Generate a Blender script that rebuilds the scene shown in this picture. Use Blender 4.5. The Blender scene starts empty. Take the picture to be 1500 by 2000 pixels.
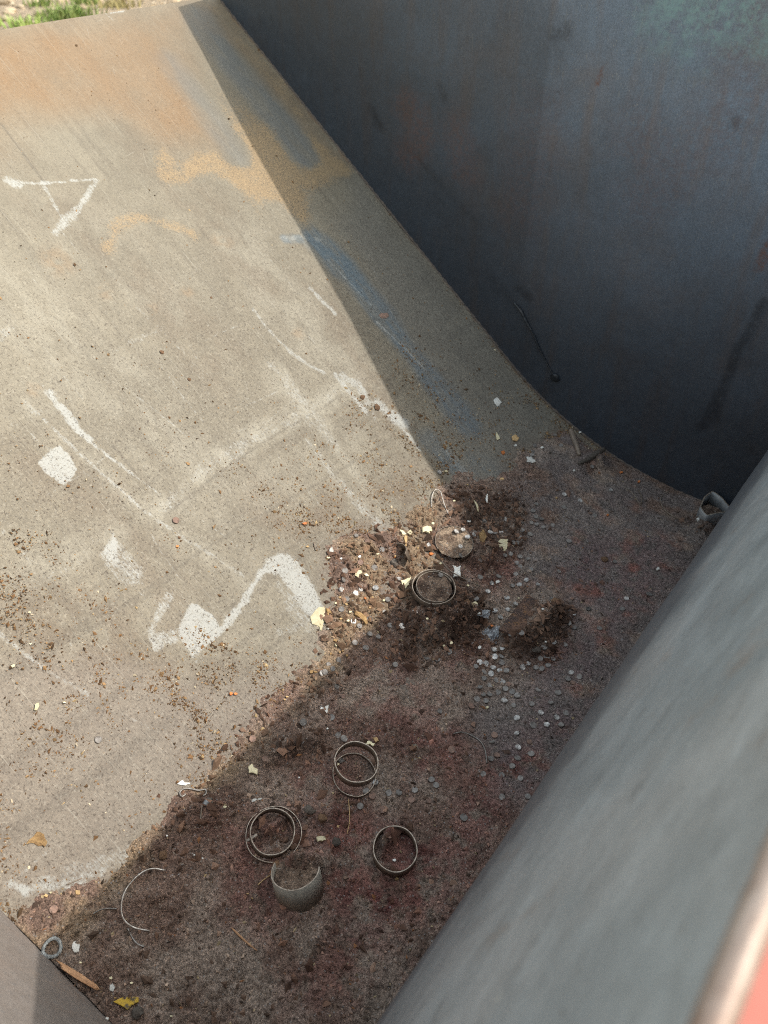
import bpy, bmesh, math, random
import numpy as np
from mathutils import Vector, Matrix

random.seed(7)
rng = np.random.default_rng(11)
C = bpy.context.scene.collection
SC = bpy.context.scene

# ------------------------------------------------------------------ camera, sky, sun, exposure
CAM_H = 1.35                                   # the camera is the origin of X and Y, this high above the ground
F = 1500.0                                     # focal length in photograph pixels (1500 x 2000)
ya = np.array([1550., 1300., -F]); ya /= np.linalg.norm(ya)
sa = np.array([1300., -1550., 0.]); sa /= np.linalg.norm(sa)
na = np.cross(sa, ya)
th = math.radians(35)
xa = sa * math.cos(th) + na * math.sin(th)
za = -sa * math.sin(th) + na * math.cos(th)
M3 = np.array([xa, ya, za])                    # camera space -> world space

cam_d = bpy.data.cameras.new('camera'); cam = bpy.data.objects.new('camera', cam_d); C.objects.link(cam)
cam.matrix_world = Matrix.Translation((0, 0, CAM_H)) @ Matrix(M3.tolist()).to_4x4()
cam_d.sensor_fit = 'VERTICAL'; cam_d.sensor_height = 24.0; cam_d.lens = 18.0
cam_d.clip_start = 0.02; cam_d.clip_end = 1000
cam_d.dof.use_dof = True; cam_d.dof.focus_distance = 1.42; cam_d.dof.aperture_fstop = 3.0
SC.camera = cam

SUN_AZ, SUN_EL = math.radians(35), math.radians(48)     # azimuth from +X towards +Y
sun_dir = np.array([math.cos(SUN_AZ) * math.cos(SUN_EL), math.sin(SUN_AZ) * math.cos(SUN_EL), math.sin(SUN_EL)])
w = bpy.data.worlds.new('World'); SC.world = w; w.use_nodes = True
nt = w.node_tree; bg = nt.nodes['Background']
sky = nt.nodes.new('ShaderNodeTexSky'); sky.sky_type = 'NISHITA'; sky.sun_disc = False
sky.sun_elevation = SUN_EL; sky.sun_rotation = math.pi / 2 - SUN_AZ
sky.air_density = 3.0; sky.dust_density = 3.0
hs = nt.nodes.new('ShaderNodeHueSaturation'); hs.inputs['Saturation'].default_value = .6     # a hazy, whitish summer sky
nt.links.new(sky.outputs[0], hs.inputs['Color']); nt.links.new(hs.outputs[0], bg.inputs[0]); bg.inputs[1].default_value = 0.15
sl = bpy.data.lights.new('sun', 'SUN'); sl.energy = 2.0; sl.angle = math.radians(0.6); sl.color = (1, .94, .84)
so = bpy.data.objects.new('sun', sl); C.objects.link(so)
so.rotation_euler = Vector(sun_dir).to_track_quat('Z', 'Y').to_euler()
so.location = (3, 2, 6)
SC.view_settings.view_transform = 'Standard'; SC.view_settings.look = 'None'
SC.view_settings.exposure = 0.96; SC.view_settings.gamma = 1
SC.cycles.filter_width = 1.0; SC.cycles.use_denoising = False; SC.cycles.max_bounces = 6

# ------------------------------------------------------------------ the skip's profile (X, Z with the camera at 0)
L = 1.75                                       # inner face of the far end plate
ZF = -1.318
A0 = math.atan2(1.1198 - .332, 1.9620 - .9029)
X_LIP, Z_LIP = -1.962, -.332
LS = math.hypot(1.9620 - .9029, 1.1198 - .332)
R0 = (ZF + 1.1198) / -(1 - math.cos(A0))
LA = R0 * A0
LF = 0.30
STOT = LS + LA + LF
XT, ZT = -.9029, -1.1198
XC = XT + R0 * math.sin(A0)

def prof(s):
    """arc length from the lip -> X, Z, tangent angle"""
    s = np.asarray(s, float)
    a = np.clip((s - LS) / R0, 0, A0)
    x1 = X_LIP + s * math.cos(A0); z1 = Z_LIP - s * math.sin(A0)
    x2 = XC - R0 * np.sin(A0 - a); z2 = ZF + R0 * (1 - np.cos(A0 - a))
    x3 = XC + (s - LS - LA); z3 = np.full_like(s, ZF)
    x = np.where(s < LS, x1, np.where(s < LS + LA, x2, x3))
    z = np.where(s < LS, z1, np.where(s < LS + LA, z2, z3))
    return x, z, A0 - a

def near_y(z):                                 # inner face of the near end plate, leaning outwards
    return .030 - .18 * (np.asarray(z) + 1.25)

_ss = np.linspace(0, STOT, 1800); _px, _pz, _ = prof(_ss)

def ray(px, py):
    return M3 @ np.array([(px - 750) / F, -(py - 1000) / F, -1.0])

def sv(px, py):
    """photograph pixel -> (s, v) on the bottom sheet"""
    d = ray(px, py)
    # polyline point angle as seen from the camera: find where the ray's XZ direction meets the profile
    cr = _px * d[2] - _pz * d[0]
    sg = np.nonzero(np.sign(cr[:-1]) != np.sign(cr[1:]))[0]
    for i in sg:
        f = cr[i] / (cr[i] - cr[i + 1])
        x = _px[i] + f * (_px[i + 1] - _px[i]); z = _pz[i] + f * (_pz[i + 1] - _pz[i])
        t = (x * d[0] + z * d[2]) / (d[0] ** 2 + d[2] ** 2)
        if t > 0:
            return np.array([_ss[i] + f * (_ss[1] - _ss[0]), t * d[1]])
    i = 0 if abs(cr[0]) < abs(cr[-1]) else len(_ss) - 1
    t = math.hypot(_px[i], _pz[i]) / math.hypot(d[0], d[2])
    return np.array([_ss[i], t * d[1]])

def pxm(px, py):
    """metres per photograph pixel at the sheet there"""
    q = sv(px, py); x, z, _ = prof(q[0])
    p = np.array([float(x), q[1], float(z)])
    return float(-(M3.T @ p)[2]) / F

# ------------------------------------------------------------------ numpy noise and masks
def _hash(ix, iy, seed):
    h = (ix.astype(np.int64) * 374761393 + iy.astype(np.int64) * 668265263 + seed * 1442695041) & 0xFFFFFFFF
    h = ((h ^ (h >> 13)) * 1274126177) & 0xFFFFFFFF
    h = h ^ (h >> 16)
    return (h & 0xFFFF).astype(np.float64) / 65535.0

def vnoise(x, y, seed=0):
    ix = np.floor(x); iy = np.floor(y); fx = x - ix; fy = y - iy
    fx = fx * fx * (3 - 2 * fx); fy = fy * fy * (3 - 2 * fy)
    a = _hash(ix, iy, seed); b = _hash(ix + 1, iy, seed); c = _hash(ix, iy + 1, seed); d = _hash(ix + 1, iy + 1, seed)
    return (a * (1 - fx) + b * fx) * (1 - fy) + (c * (1 - fx) + d * fx) * fy

def fbm(x, y, seed=0, oct=4, gain=.5):
    t = 0; amp = 1; n = 0
    for o in range(oct):
        t = t + amp * vnoise(x * 2 ** o + 17.3 * o, y * 2 ** o - 9.1 * o, seed + o); n += amp; amp *= gain
    return t / n

def sstep(a, b, x):
    t = np.clip((x - a) / (b - a), 0, 1); return t * t * (3 - 2 * t)

def seg_dist(S, V, pts):
    d = np.full(S.shape, 1e9)
    for (a, b) in zip(pts[:-1], pts[1:]):
        e = b - a; l2 = max(e @ e, 1e-12)
        t = np.clip(((S - a[0]) * e[0] + (V - a[1]) * e[1]) / l2, 0, 1)
        d = np.minimum(d, np.hypot(S - a[0] - t * e[0], V - a[1] - t * e[1]))
    return d

def boxed(S, V, pts, pad):
    lo = pts.min(0) - pad; hi = pts.max(0) + pad
    return np.nonzero((S > lo[0]) & (S < hi[0]) & (V > lo[1]) & (V < hi[1]))[0]

def stroke(out, S, V, ppx, wpx, val=1.0, soft=.5, wob=.35, seed=1, taper=False):
    """max a soft stroke through photograph points into out; wpx = full width in photograph pixels"""
    pts = np.array([sv(*p) for p in ppx]); m = pxm(*ppx[len(ppx) // 2])
    r = wpx * m / 2
    I = boxed(S, V, pts, r * 3)
    if len(I) == 0: return
    s, v = S[I], V[I]
    d = seg_dist(s, v, pts) + (fbm(s / r / 2.2, v / r / 2.2, seed, 3) - .5) * r * wob * 2
    k = val * (1 - sstep(r * (1 - soft), r * (1 + soft), d))
    out[I] = np.maximum(out[I], k)

def poly(out, S, V, ppx, val=1.0, softpx=4, wob=3, seed=2, sub=False):
    pts = np.array([sv(*p) for p in ppx]); m = np.mean([pxm(*p) for p in ppx])
    so_, wo = softpx * m, wob * m
    I = boxed(S, V, pts, so_ * 2 + wo)
    if len(I) == 0: return
    s, v = S[I], V[I]
    ins = np.zeros(len(I), bool); n = len(pts)
    for i in range(n):
        a, b = pts[i], pts[(i + 1) % n]
        c = ((a[1] > v) != (b[1] > v)) & (s < (b[0] - a[0]) * (v - a[1]) / (b[1] - a[1] + 1e-15) + a[0])
        ins ^= c
    d = seg_dist(s, v, np.vstack([pts, pts[:1]])); d = np.where(ins, -d, d)
    d = d + (fbm(s / (wo * 3 + 1e-6), v / (wo * 3 + 1e-6), seed, 4) - .5) * 2 * wo
    k = 1 - sstep(-so_, so_, d)
    if sub: out[I] = out[I] * (1 - val * k)
    else: out[I] = np.maximum(out[I], val * k)

# ------------------------------------------------------------------ helpers for objects and materials
def put(o, parent=None):
    C.objects.link(o)
    if parent is not None: o.parent = parent
    return o

def tag(o, label=None, cat=None, group=None, kind=None):
    if label: o['label'] = label
    if cat: o['category'] = cat
    if group: o['group'] = group
    if kind: o['kind'] = kind
    return o

def empty(name, label, cat, mat=None, group=None):
    o = bpy.data.objects.new(name, None); C.objects.link(o); o.empty_display_size = .02
    if mat is not None: o.matrix_world = mat
    return tag(o, label, cat, group)

def mesh_np(name, co, faces, mat, smooth=True, parent=None, attrs=None, uv=None):
    """co (n,3); faces (m,3|4) int array"""
    me = bpy.data.meshes.new(name)
    n, (m, k) = len(co), faces.shape
    me.vertices.add(n); me.vertices.foreach_set('co', np.ascontiguousarray(co, np.float32).ravel())
    me.loops.add(m * k); me.loops.foreach_set('vertex_index', np.ascontiguousarray(faces, np.int32).ravel())
    me.polygons.add(m); me.polygons.foreach_set('loop_start', np.arange(0, m * k, k, dtype=np.int32))
    me.polygons.foreach_set('use_smooth', np.full(m, smooth))
    if attrs:
        for an, a in attrs.items():
            if a.ndim == 1:
                t = me.attributes.new(an, 'FLOAT', 'POINT'); t.data.foreach_set('value', a.astype(np.float32))
            else:
                t = me.attributes.new(an, 'FLOAT_COLOR', 'POINT')
                t.data.foreach_set('color', np.c_[a, np.ones(n)].astype(np.float32).ravel())
    if uv is not None:
        l = me.uv_layers.new(name='UVMap'); l.data.foreach_set('uv', uv[faces.ravel()].astype(np.float32).ravel())
    me.update(); me.validate()
    me.materials.append(mat)
    return put(bpy.data.objects.new(name, me), parent)

def bm_obj(name, bm, mats, parent=None, smooth=False):
    me = bpy.data.meshes.new(name); bmesh.ops.recalc_face_normals(bm, faces=bm.faces); bm.to_mesh(me); bm.free()
    for m in (mats if isinstance(mats, (list, tuple)) else [mats]): me.materials.append(m)
    if smooth: me.polygons.foreach_set('use_smooth', [True] * len(me.polygons))
    return put(bpy.data.objects.new(name, me), parent)

class NT:
    def __init__(s, name, rough=.6, metal=0., spec=.35):
        s.m = bpy.data.materials.new(name); s.m.use_nodes = True; s.t = s.m.node_tree
        s.b = s.t.nodes['Principled BSDF']
        s.b.inputs['Roughness'].default_value = rough; s.b.inputs['Metallic'].default_value = metal
        s.b.inputs['Specular IOR Level'].default_value = spec
        s._obj = s._uv = None
    def n(s, t, **k):
        x = s.t.nodes.new('ShaderNode' + t)
        for a, b in k.items(): setattr(x, a, b)
        return x
    def set(s, sock, v):
        if hasattr(v, 'is_output') or isinstance(v, bpy.types.NodeSocket): s.t.links.new(v, sock)
        elif isinstance(v, (tuple, list)) and len(v) == 3 and sock.type == 'RGBA': sock.default_value = (*v, 1)
        else: sock.default_value = v
    def obj(s):
        if s._obj is None: s._obj = s.n('TexCoord').outputs['Object']
        return s._obj
    def uv(s):
        if s._uv is None: s._uv = s.n('TexCoord').outputs['UV']
        return s._uv
    def scaled(s, vec, sc, rot=(0, 0, 0)):
        x = s.n('Mapping'); s.set(x.inputs['Vector'], vec); x.inputs['Scale'].default_value = sc; x.inputs['Rotation'].default_value = rot
        return x.outputs[0]
    def noise(s, scale, detail=4, rough=.6, vec=None, dist=0., color=False):
        x = s.n('TexNoise'); s.set(x.inputs['Vector'], vec if vec is not None else s.obj())
        x.inputs['Scale'].default_value = scale; x.inputs['Detail'].default_value = detail
        x.inputs['Roughness'].default_value = rough; x.inputs['Distortion'].default_value = dist
        return x.outputs['Color' if color else 'Fac']
    def vor(s, scale, vec=None, out='Color'):
        x = s.n('TexVoronoi'); s.set(x.inputs['Vector'], vec if vec is not None else s.obj()); x.inputs['Scale'].default_value = scale
        return x.outputs[out]
    def math(s, op, a, b=0., c=0., clamp=False):
        x = s.n('Math', operation=op, use_clamp=clamp)
        for i, v in enumerate((a, b, c)): s.set(x.inputs[i], v)
        return x.outputs[0]
    def map(s, v, a, b, c=0., d=1., smooth=False):
        x = s.n('MapRange'); x.interpolation_type = 'SMOOTHSTEP' if smooth else 'LINEAR'
        s.set(x.inputs[0], v)
        for i, q in enumerate((a, b, c, d)): s.set(x.inputs[i + 1], q)
        return x.outputs[0]
    def mix(s, f, a, b, mode='MIX'):
        x = s.n('Mix', data_type='RGBA', blend_type=mode); s.set(x.inputs[0], f); s.set(x.inputs[6], a); s.set(x.inputs[7], b)
        return x.outputs[2]
    def gain(s, col, f):
        x = s.n('VectorMath', operation='SCALE'); s.set(x.inputs[0], col); s.set(x.inputs['Scale'], f); return x.outputs[0]
    def attr(s, name, fac=False):
        x = s.n('Attribute', attribute_name=name); return x.outputs['Fac' if fac else 'Color']
    def bump(s, h, strength, dist=.001):
        x = s.n('Bump'); x.inputs['Strength'].default_value = strength; x.inputs['Distance'].default_value = dist
        s.set(x.inputs['Height'], h); s.t.links.new(x.outputs[0], s.b.inputs['Normal'])
    def col(s, v): s.set(s.b.inputs['Base Color'], v); return s
    def rough(s, v): s.set(s.b.inputs['Roughness'], v); return s

def simple(name, c1, c2, scale=120, rough=.7, metal=0., spec=.3, bump=.3, bd=.001, var=True, lo=.35, hi=.65):
    """two mottled tones, with a slight tone of its own on every object"""
    k = NT(name, rough, metal, spec)
    f = k.map(k.noise(scale, 5, .65), lo, hi)
    c = k.mix(f, c1, c2)
    if var:
        r = k.n('ObjectInfo').outputs['Random']
        c = k.gain(c, k.map(r, 0, 1, .75, 1.25))
    k.col(c)
    if bump: k.bump(k.noise(scale * 3, 4, .6), bump, bd)
    return k.m

# --- bottom sheet: raw plate with paint, chalk, rust and dust carried by attributes, grain by nodes
k = NT('worn_plate_steel', .6, .0, .35)
base = k.attr('base')
fine = k.noise(420, 3, .75); mid = k.noise(120, 5, .65); spk = k.noise(230, 3, .7)
grainv = k.scaled(k.uv(), (40, 700, 1)); streak = k.noise(1.0, 4, .65, vec=grainv)
suv = k.n('SeparateXYZ'); k.set(suv.inputs[0], k.uv())
age = k.map(suv.outputs[0], .15, 1.0, .35, 1.0)                     # scuffing grows towards the bottom of the slope
g = k.math('ADD', k.map(fine, .3, .7, -.30, .30), k.map(mid, .3, .7, -.16, .16))
g = k.math('ADD', g, k.map(streak, .3, .7, -.16, .16))
g = k.math('ADD', k.math('MULTIPLY', g, age), 1.0)
c = k.gain(base, g)
c = k.mix(k.math('MULTIPLY', k.math('MULTIPLY', k.map(k.noise(190, 4, .75), .55, .64), age), .35), c, (.40, .37, .31))
for rot, sc_, lo_ in ((.0, (5, 420, 1), .63), (.45, (9, 380, 1), .66), (-.35, (8, 460, 1), .66), (1.35, (12, 300, 1), .68)):
    m_ = k.scaled(k.uv(), sc_, (0, 0, 0)); r_ = k.n('VectorRotate', rotation_type='Z_AXIS'); k.set(r_.inputs['Vector'], k.uv()); r_.inputs['Angle'].default_value = rot
    k.t.links.new(r_.outputs[0], m_.node.inputs['Vector'])
    c = k.mix(k.map(k.noise(1.0, 3, .6, vec=m_), lo_, lo_ + .06, 0, .38), c, (.37, .35, .30))
sandn = k.noise(230, 3, .8)
sf = k.math('MULTIPLY', k.math('SUBTRACT', k.math('MULTIPLY', k.attr('sand', True), 1.3), k.map(k.math('ADD', k.math('MULTIPLY', sandn, .6), k.math('MULTIPLY', k.noise(26, 5, .7), .4)), .36, .64, .02, 1.15)), 1.7, clamp=True)
sandc = k.mix(k.map(k.noise(330, 2, .7), .35, .65), (.37, .262, .145), (.19, .14, .09))
c = k.mix(k.math('MULTIPLY', sf, .85), c, sandc)
chn = k.noise(210, 4, .8)
chs = k.noise(1.0, 4, .65, vec=k.scaled(k.uv(), (50, 330, 1)))
chn = k.math('ADD', k.math('ADD', k.math('MULTIPLY', chn, .45), k.math('MULTIPLY', chs, .3)), k.math('MULTIPLY', k.noise(48, 5, .7), .25))
cf = k.math('MULTIPLY', k.math('SUBTRACT', k.math('MULTIPLY', k.math('POWER', k.attr('chalk', True), 1.1), 1.36), k.map(chn, .37, .63, .05, 1.2)), 1.6, clamp=True)
c = k.mix(k.math('MULTIPLY', cf, .82), c, k.mix(mid, (.42, .425, .40), (.32, .325, .315)))
pits = k.math('MULTIPLY', k.map(spk, .56, .64), age)
c = k.mix(k.math('MULTIPLY', pits, .72), c, (.055, .04, .03))
k.col(c)
k.rough(k.map(fine, .3, .7, .48, .8))
k.bump(k.math('ADD', fine, k.math('MULTIPLY', streak, .5)), .5, .0008)
M_SHEET = k.m

# --- soil
k = NT('rusty_soil', .85, 0, .25)
base = k.attr('base')
g1 = k.noise(200, 5, .8); g2 = k.noise(520, 3, .75)
c = k.gain(base, k.math('MULTIPLY', k.map(g1, .3, .7, .15, 2.1), k.map(g2, .3, .7, .4, 1.7)))
vc = k.vor(300); sep = k.n('SeparateColor'); k.set(sep.inputs[0], vc)
f = k.math('MULTIPLY', k.map(sep.outputs[0], .90, .93), k.map(k.vor(300, out='Distance'), .6, .25))
c = k.mix(k.math('MULTIPLY', f, .75), c, k.mix(sep.outputs[1], (.42, .34, .25), (.34, .34, .35)))
k.col(c); k.bump(k.math('ADD', g1, k.math('MULTIPLY', g2, .5)), 1.0, .004)
M_SOIL = k.m

k = NT('crumb_tones', .85, 0, .25)
k.col(k.gain(k.attr('base'), k.map(k.noise(500, 3, .6), .3, .7, .7, 1.3)))
M_CRUMB = k.m

# --- end plates: mill scale, blue black with brown and teal bloom
def plate_mat(name, dark, blue, brown, gainv=1.0):
    k = NT(name, .5, .0, .45)
    n1 = k.noise(3.2, 5, .6, dist=.4); n2 = k.noise(6.5, 5, .65); n3 = k.noise(45, 5, .7); fine = k.noise(430, 3, .7)
    vs = k.noise(1.0, 4, .6, vec=k.scaled(k.obj(), (26, 1, 3.2)))
    c = k.mix(k.map(n1, .25, .75, smooth=True), dark, blue)
    c = k.mix(k.math('MULTIPLY', k.map(n2, .45, .8, smooth=True), .5), c, brown)
    c = k.mix(k.math('MULTIPLY', k.map(vs, .5, .7), .5), c, brown)
    c = k.gain(c, k.math('MULTIPLY', k.map(n3, .3, .7, .9, 1.1), k.map(fine, .3, .7, .7, 1.3)))
    dk = k.map(k.noise(34, 5, .7, dist=.8), .68, .76)
    c = k.mix(k.math('MULTIPLY', dk, .6), c, (.012, .014, .02))
    gv = k.scaled(k.obj(), (95, 95, 24), (0, .55, 0)); sc = k.noise(1.0, 4, .7, vec=gv)
    c = k.mix(k.map(sc, .60, .70, 0, .35), c, (.2, .21, .22))
    gv2 = k.scaled(k.obj(), (210, 210, 34), (0, -.3, 0)); c = k.mix(k.map(k.noise(1.0, 3, .7, vec=gv2), .64, .68, 0, .5), c, (.24, .25, .26))
    vc = k.vor(210); sep = k.n('SeparateColor'); k.set(sep.inputs[0], vc)
    f = k.math('MULTIPLY', k.map(sep.outputs[0], .90, .93), k.map(k.vor(210, out='Distance'), .34, .1))
    c = k.mix(k.math('MULTIPLY', f, .6), c, (.34, .33, .31))
    k.col(c); k.rough(k.map(n3, .3, .7, .42, .62))
    k.bump(k.math('ADD', fine, k.math('MULTIPLY', n3, 1.5)), .25, .0006)
    return k
kp = plate_mat('mill_scale_plate', (.132, .158, .205), (.152, .198, .268), (.178, .148, .148))
base_c = kp.b.inputs['Base Color'].links[0].from_socket
base_c = kp.mix(kp.math('MULTIPLY', kp.attr('join_dark', True), .93), base_c, kp.gain(base_c, .20))     # darker towards the join with the floor plate
tl = kp.math('MULTIPLY', kp.attr('teal', True), kp.map(kp.noise(34, 5, .75), .42, .6))
cc = kp.mix(kp.math('MULTIPLY', tl, .6), base_c, (.20, .33, .34))
cc = kp.mix(kp.math('MULTIPLY', kp.attr('mark', True), kp.map(kp.noise(60, 4, .7), .25, .5)), cc, (.008, .009, .013))
cc = kp.mix(kp.math('MULTIPLY', kp.attr('rust', True), kp.map(kp.noise(80, 4, .7), .35, .6)), cc, (.13, .055, .035))
kp.col(cc)
M_WALL = kp.m
M_NEAR = plate_mat('dusty_near_plate', (.25, .215, .193), (.27, .242, .228), (.27, .21, .175)).m

# --- rear sheet: smoother pale grey steel
k = NT('smooth_grey_steel', .42, .0, .5)
c = k.mix(k.map(k.noise(5, 5, .6, dist=.5), .35, .65, smooth=True), (.262, .29, .312), (.315, .328, .342))
c = k.mix(k.map(k.noise(9, 4, .6), .62, .74, 0, .55), c, (.24, .17, .13))
st = k.noise(1.0, 5, .65, vec=k.scaled(k.obj(), (40, 16, 40)))
c = k.gain(c, k.map(st, .3, .7, .9, 1.08))
c = k.mix(k.map(k.noise(26, 5, .7, dist=.6), .63, .74, 0, .55), c, (.10, .11, .12))
c = k.gain(c, k.map(k.noise(11, 5, .65, dist=.5), .3, .7, .8, 1.15))
c = k.mix(k.map(k.noise(38, 3, .6), .27, .24, 0, .7), c, (.5, .5, .47))
c = k.gain(c, k.map(k.noise(600, 2, .6), .3, .7, .9, 1.1))
c = k.mix(k.map(k.noise(85, 3, .6), .68, .74, 0, .55), c, (.09, .085, .08))
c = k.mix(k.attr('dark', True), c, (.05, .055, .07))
k.col(c); k.bump(k.math('ADD', k.noise(60, 4, .7), k.noise(22, 4, .65)), .5, .003)
M_REAR = k.m

k = NT('worn_bright_edge', .5, .3, .4)
c = k.mix(k.map(k.noise(30, 5, .65, vec=k.scaled(k.obj(), (1, .35, 1))), .35, .62), (.36, .31, .28), (.20, .145, .12))
k.col(c); k.bump(k.noise(70, 4, .6), .4, .002); M_EDGE = k.m
M_RED = simple('faded_red_paint', (.30, .095, .08), (.36, .125, .105), 14, .45, bump=.1, var=False)

# ------------------------------------------------------------------ setting: ground
k = NT('sandy_ground', .95, 0, .15)
c = k.mix(k.map(k.noise(1.6, 6, .65), .35, .65), (.40, .32, .235), (.29, .225, .16))
c = k.gain(c, k.map(k.noise(24, 5, .75), .3, .7, .6, 1.4))
k.col(c); k.bump(k.noise(14, 6, .7), 1.0, .05)
gx = np.array([-400, -40, -14, -11, -8, -5, 0, 5, 40, 400.])
gco = np.array([(x, y, 0) for x in gx for y in gx], float)
gf = np.array([(i * 10 + j, (i + 1) * 10 + j, (i + 1) * 10 + j + 1, i * 10 + j + 1) for i in range(9) for j in range(9)])
tag(mesh_np('ground', gco, gf, k.m, False), kind='structure')

# ------------------------------------------------------------------ the skip
Zw = lambda z: z + CAM_H
skip = empty('steel_skip', 'open steel skip with sloping floor plate, dark end plate and red painted outside', 'skip', Matrix.Translation((-.3, .9, 0)))
skip_inv = skip.matrix_world.inverted()
def child(o):
    o.parent = skip; o.matrix_parent_inverse = skip_inv
    return o

# bottom sheet grid
ds = .0032
NS, NV = int(STOT / ds), int(1.92 / ds)
s1 = np.linspace(0, STOT, NS); x1, z1, a1 = prof(s1)
y0 = near_y(z1)
u1 = np.linspace(0, 1, NV)
S = np.repeat(s1, NV); V = (y0[:, None] + u1[None, :] * (L + .004 - y0)[:, None]).ravel()
X = np.repeat(x1, NV); Z = np.repeat(z1, NV)
chalk = np.zeros(S.shape); sand = np.zeros(S.shape)

COVER = [(-60, 1850), (60, 1775), (150, 1742), (262, 1690), (330, 1575), (430, 1500), (500, 1420), (565, 1350), (632, 1290), (650, 1190), (645, 1075), (700, 1042), (770, 1040), (850, 985), (905, 938),
         (985, 958), (1010, 900), (1080, 850), (1112, 840), (1250, 925), (1420, 985), (1600, 1000), (1500, 1500), (1000, 2250), (150, 2250), (60, 1950)]
# base tone
def base_colour(S, V):
    big = fbm(S * 3.1, V * 3.1, 5, 5); strk = fbm(S * 5, V * 70, 9, 4); cross = fbm(S * 60, V * 4, 19, 4); mott = fbm(S * 22, V * 26, 13, 5)
    g = np.array([.172, .150, .114]); w_ = np.array([.218, .192, .147]); d_ = np.array([.118, .100, .077])
    t = sstep(.3, .7, big * .5 + mott * .5)[:, None]
    c = g * (1 - t) + w_ * t
    k_ = (sstep(.5, .8, strk) * sstep(.35, .6, fbm(S * 6, V * 7, 33, 3)))[:, None] * .42; c = c * (1 - k_) + d_ * k_
    k_ = sstep(.52, .72, cross)[:, None] * .35 * sstep(.75, 1.2, S)[:, None]; c = c * (1 - k_) + d_ * k_
    # broad pale scuffs and browner zones
    cs = np.zeros(S.shape)
    for ln, w_px, v_ in [([(310, 1000), (400, 925), (500, 858), (600, 805), (705, 735)], 46, .75), ([(150, 880), (285, 1000), (400, 1075), (490, 1135)], 40, .4), ([(20, 560), (200, 720), (400, 930)], 170, .45), ([(555, 735), (650, 870), (760, 1035)], 60, .55),
                         ([(480, 480), (560, 600), (680, 740)], 110, .4), ([(60, 790), (180, 910), (300, 1010)], 60, .45), ([(120, 420), (300, 560)], 150, .3), ([(840, 960), (860, 1000)], 60, .5), ([(430, 1000), (560, 930), (700, 850)], 70, .35), ([(0, 1150), (120, 1090), (240, 1030)], 50, .4)]:
        stroke(cs, S, V, ln, w_px, v_, .8, .7, 51)
    cs = (cs * (.25 + .9 * sstep(.32, .66, fbm(S * 18, V * 40, 53, 5))))[:, None]; c = c * (1 - cs) + np.array([.285, .262, .212]) * cs
    bz = np.zeros(S.shape)
    for ln, w_px, v_ in [([(-40, 1180), (150, 1240), (330, 1280), (430, 1400)], 150, .5), ([(540, 1010), (700, 1010), (860, 940)], 110, .6), ([(60, 900), (200, 1000), (330, 1150)], 120, .35), ([(240, 260), (420, 420), (520, 560)], 90, .3), ([(0, 330), (200, 480), (420, 700)], 120, .3), ([(620, 560), (760, 820), (850, 980)], 70, .35)]:
        stroke(bz, S, V, ln, w_px, v_, .9, .8, 55)
    bz = (np.clip(bz * 1.35, 0, .9) * (.2 + .9 * sstep(.34, .64, fbm(S * 24, V * 30, 57, 5))))[:, None]; c = c * (1 - bz) + np.array([.150, .118, .085]) * bz
    # rust towards the lip
    r = np.zeros(S.shape)
    poly(r, S, V, [(-200, 60), (0, 40), (240, -10), (360, -40), (400, 30), (350, 110), (390, 260), (330, 260), (250, 215), (150, 200), (60, 230), (-200, 340)], 1.15, 85, 60, 4)
    r = np.clip(r, 0, 1)
    poly(r, S, V, [(340, -30), (430, -10), (500, 90), (600, 215), (690, 330), (640, 330), (560, 220), (480, 120), (400, 60)], .55, 22, 20, 5)
    rr = (r * (.35 + .65 * fbm(S * 12, V * 18, 31, 4)))[:, None]
    c = c * (1 - rr) + np.array([.222, .140, .076]) * rr
    # smooth blue-grey tongues
    tg = np.zeros(S.shape)
    stroke(tg, S, V, [(330, 120), (395, 205), (462, 305)], 52, .55, .8, .3, 6)
    stroke(tg, S, V, [(395, 40), (440, 110), (500, 180), (550, 240), (590, 300)], 66, .9, .55, .3, 7)
    tg = tg[:, None]; tg = tg * (.6 + .4 * sstep(.3, .6, fbm(S * 12, V * 60, 61, 4)))[:, None]; c = c * (1 - tg) + np.array([.142, .144, .138]) * tg
    # blue paint smear
    b = np.zeros(S.shape)
    stroke(b, S, V, [(555, 466), (620, 466), (640, 480)], 18, .7, .5, .5, 8)
    stroke(b, S, V, [(622, 468), (690, 545), (760, 630), (830, 722), (915, 825)], 56, 1., .5, .4, 8)
    stroke(b, S, V, [(840, 860), (880, 905), (935, 955)], 46, .7, .6, .5, 9)
    stroke(b, S, V, [(930, 910), (1000, 950)], 70, .5, .7, .5, 9)
    b = (b * (.55 + .45 * sstep(.35, .6, fbm(S * 14, V * 95, 41, 4))))[:, None]
    c = c * (1 - b) + np.array([.118, .150, .172]) * b
    # bare right-hand band beside the far plate
    q = np.zeros(S.shape)
    poly(q, S, V, [(700, 350), (880, 560), (1100, 820), (1000, 960), (900, 900), (770, 640), (650, 440)], .45, 40, 30, 14)
    q = q[:, None]; c = c * (1 - q) + np.array([.155, .15, .14]) * q
    # purple-brown wear above the soil
    q = np.zeros(S.shape)
    poly(q, S, V, [(-100, 1270), (150, 1290), (420, 1330), (600, 1260), (560, 1400), (330, 1580), (150, 1760), (-100, 1800)], .55, 50, 40, 15)
    q = q[:, None]; c = c * (1 - q) + np.array([.195, .16, .135]) * q
    # rust spots
    sp = np.zeros(S.shape)
    for (px_, py_, r_) in [(205, 570, 26), (365, 568, 18), (297, 600, 18), (65, 762, 26), (110, 512, 50), (430, 470, 30), (580, 648, 20)]:
        stroke(sp, S, V, [(px_ - 2, py_), (px_ + 2, py_ + 2)], r_, .6, .8, .8, 16)
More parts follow.
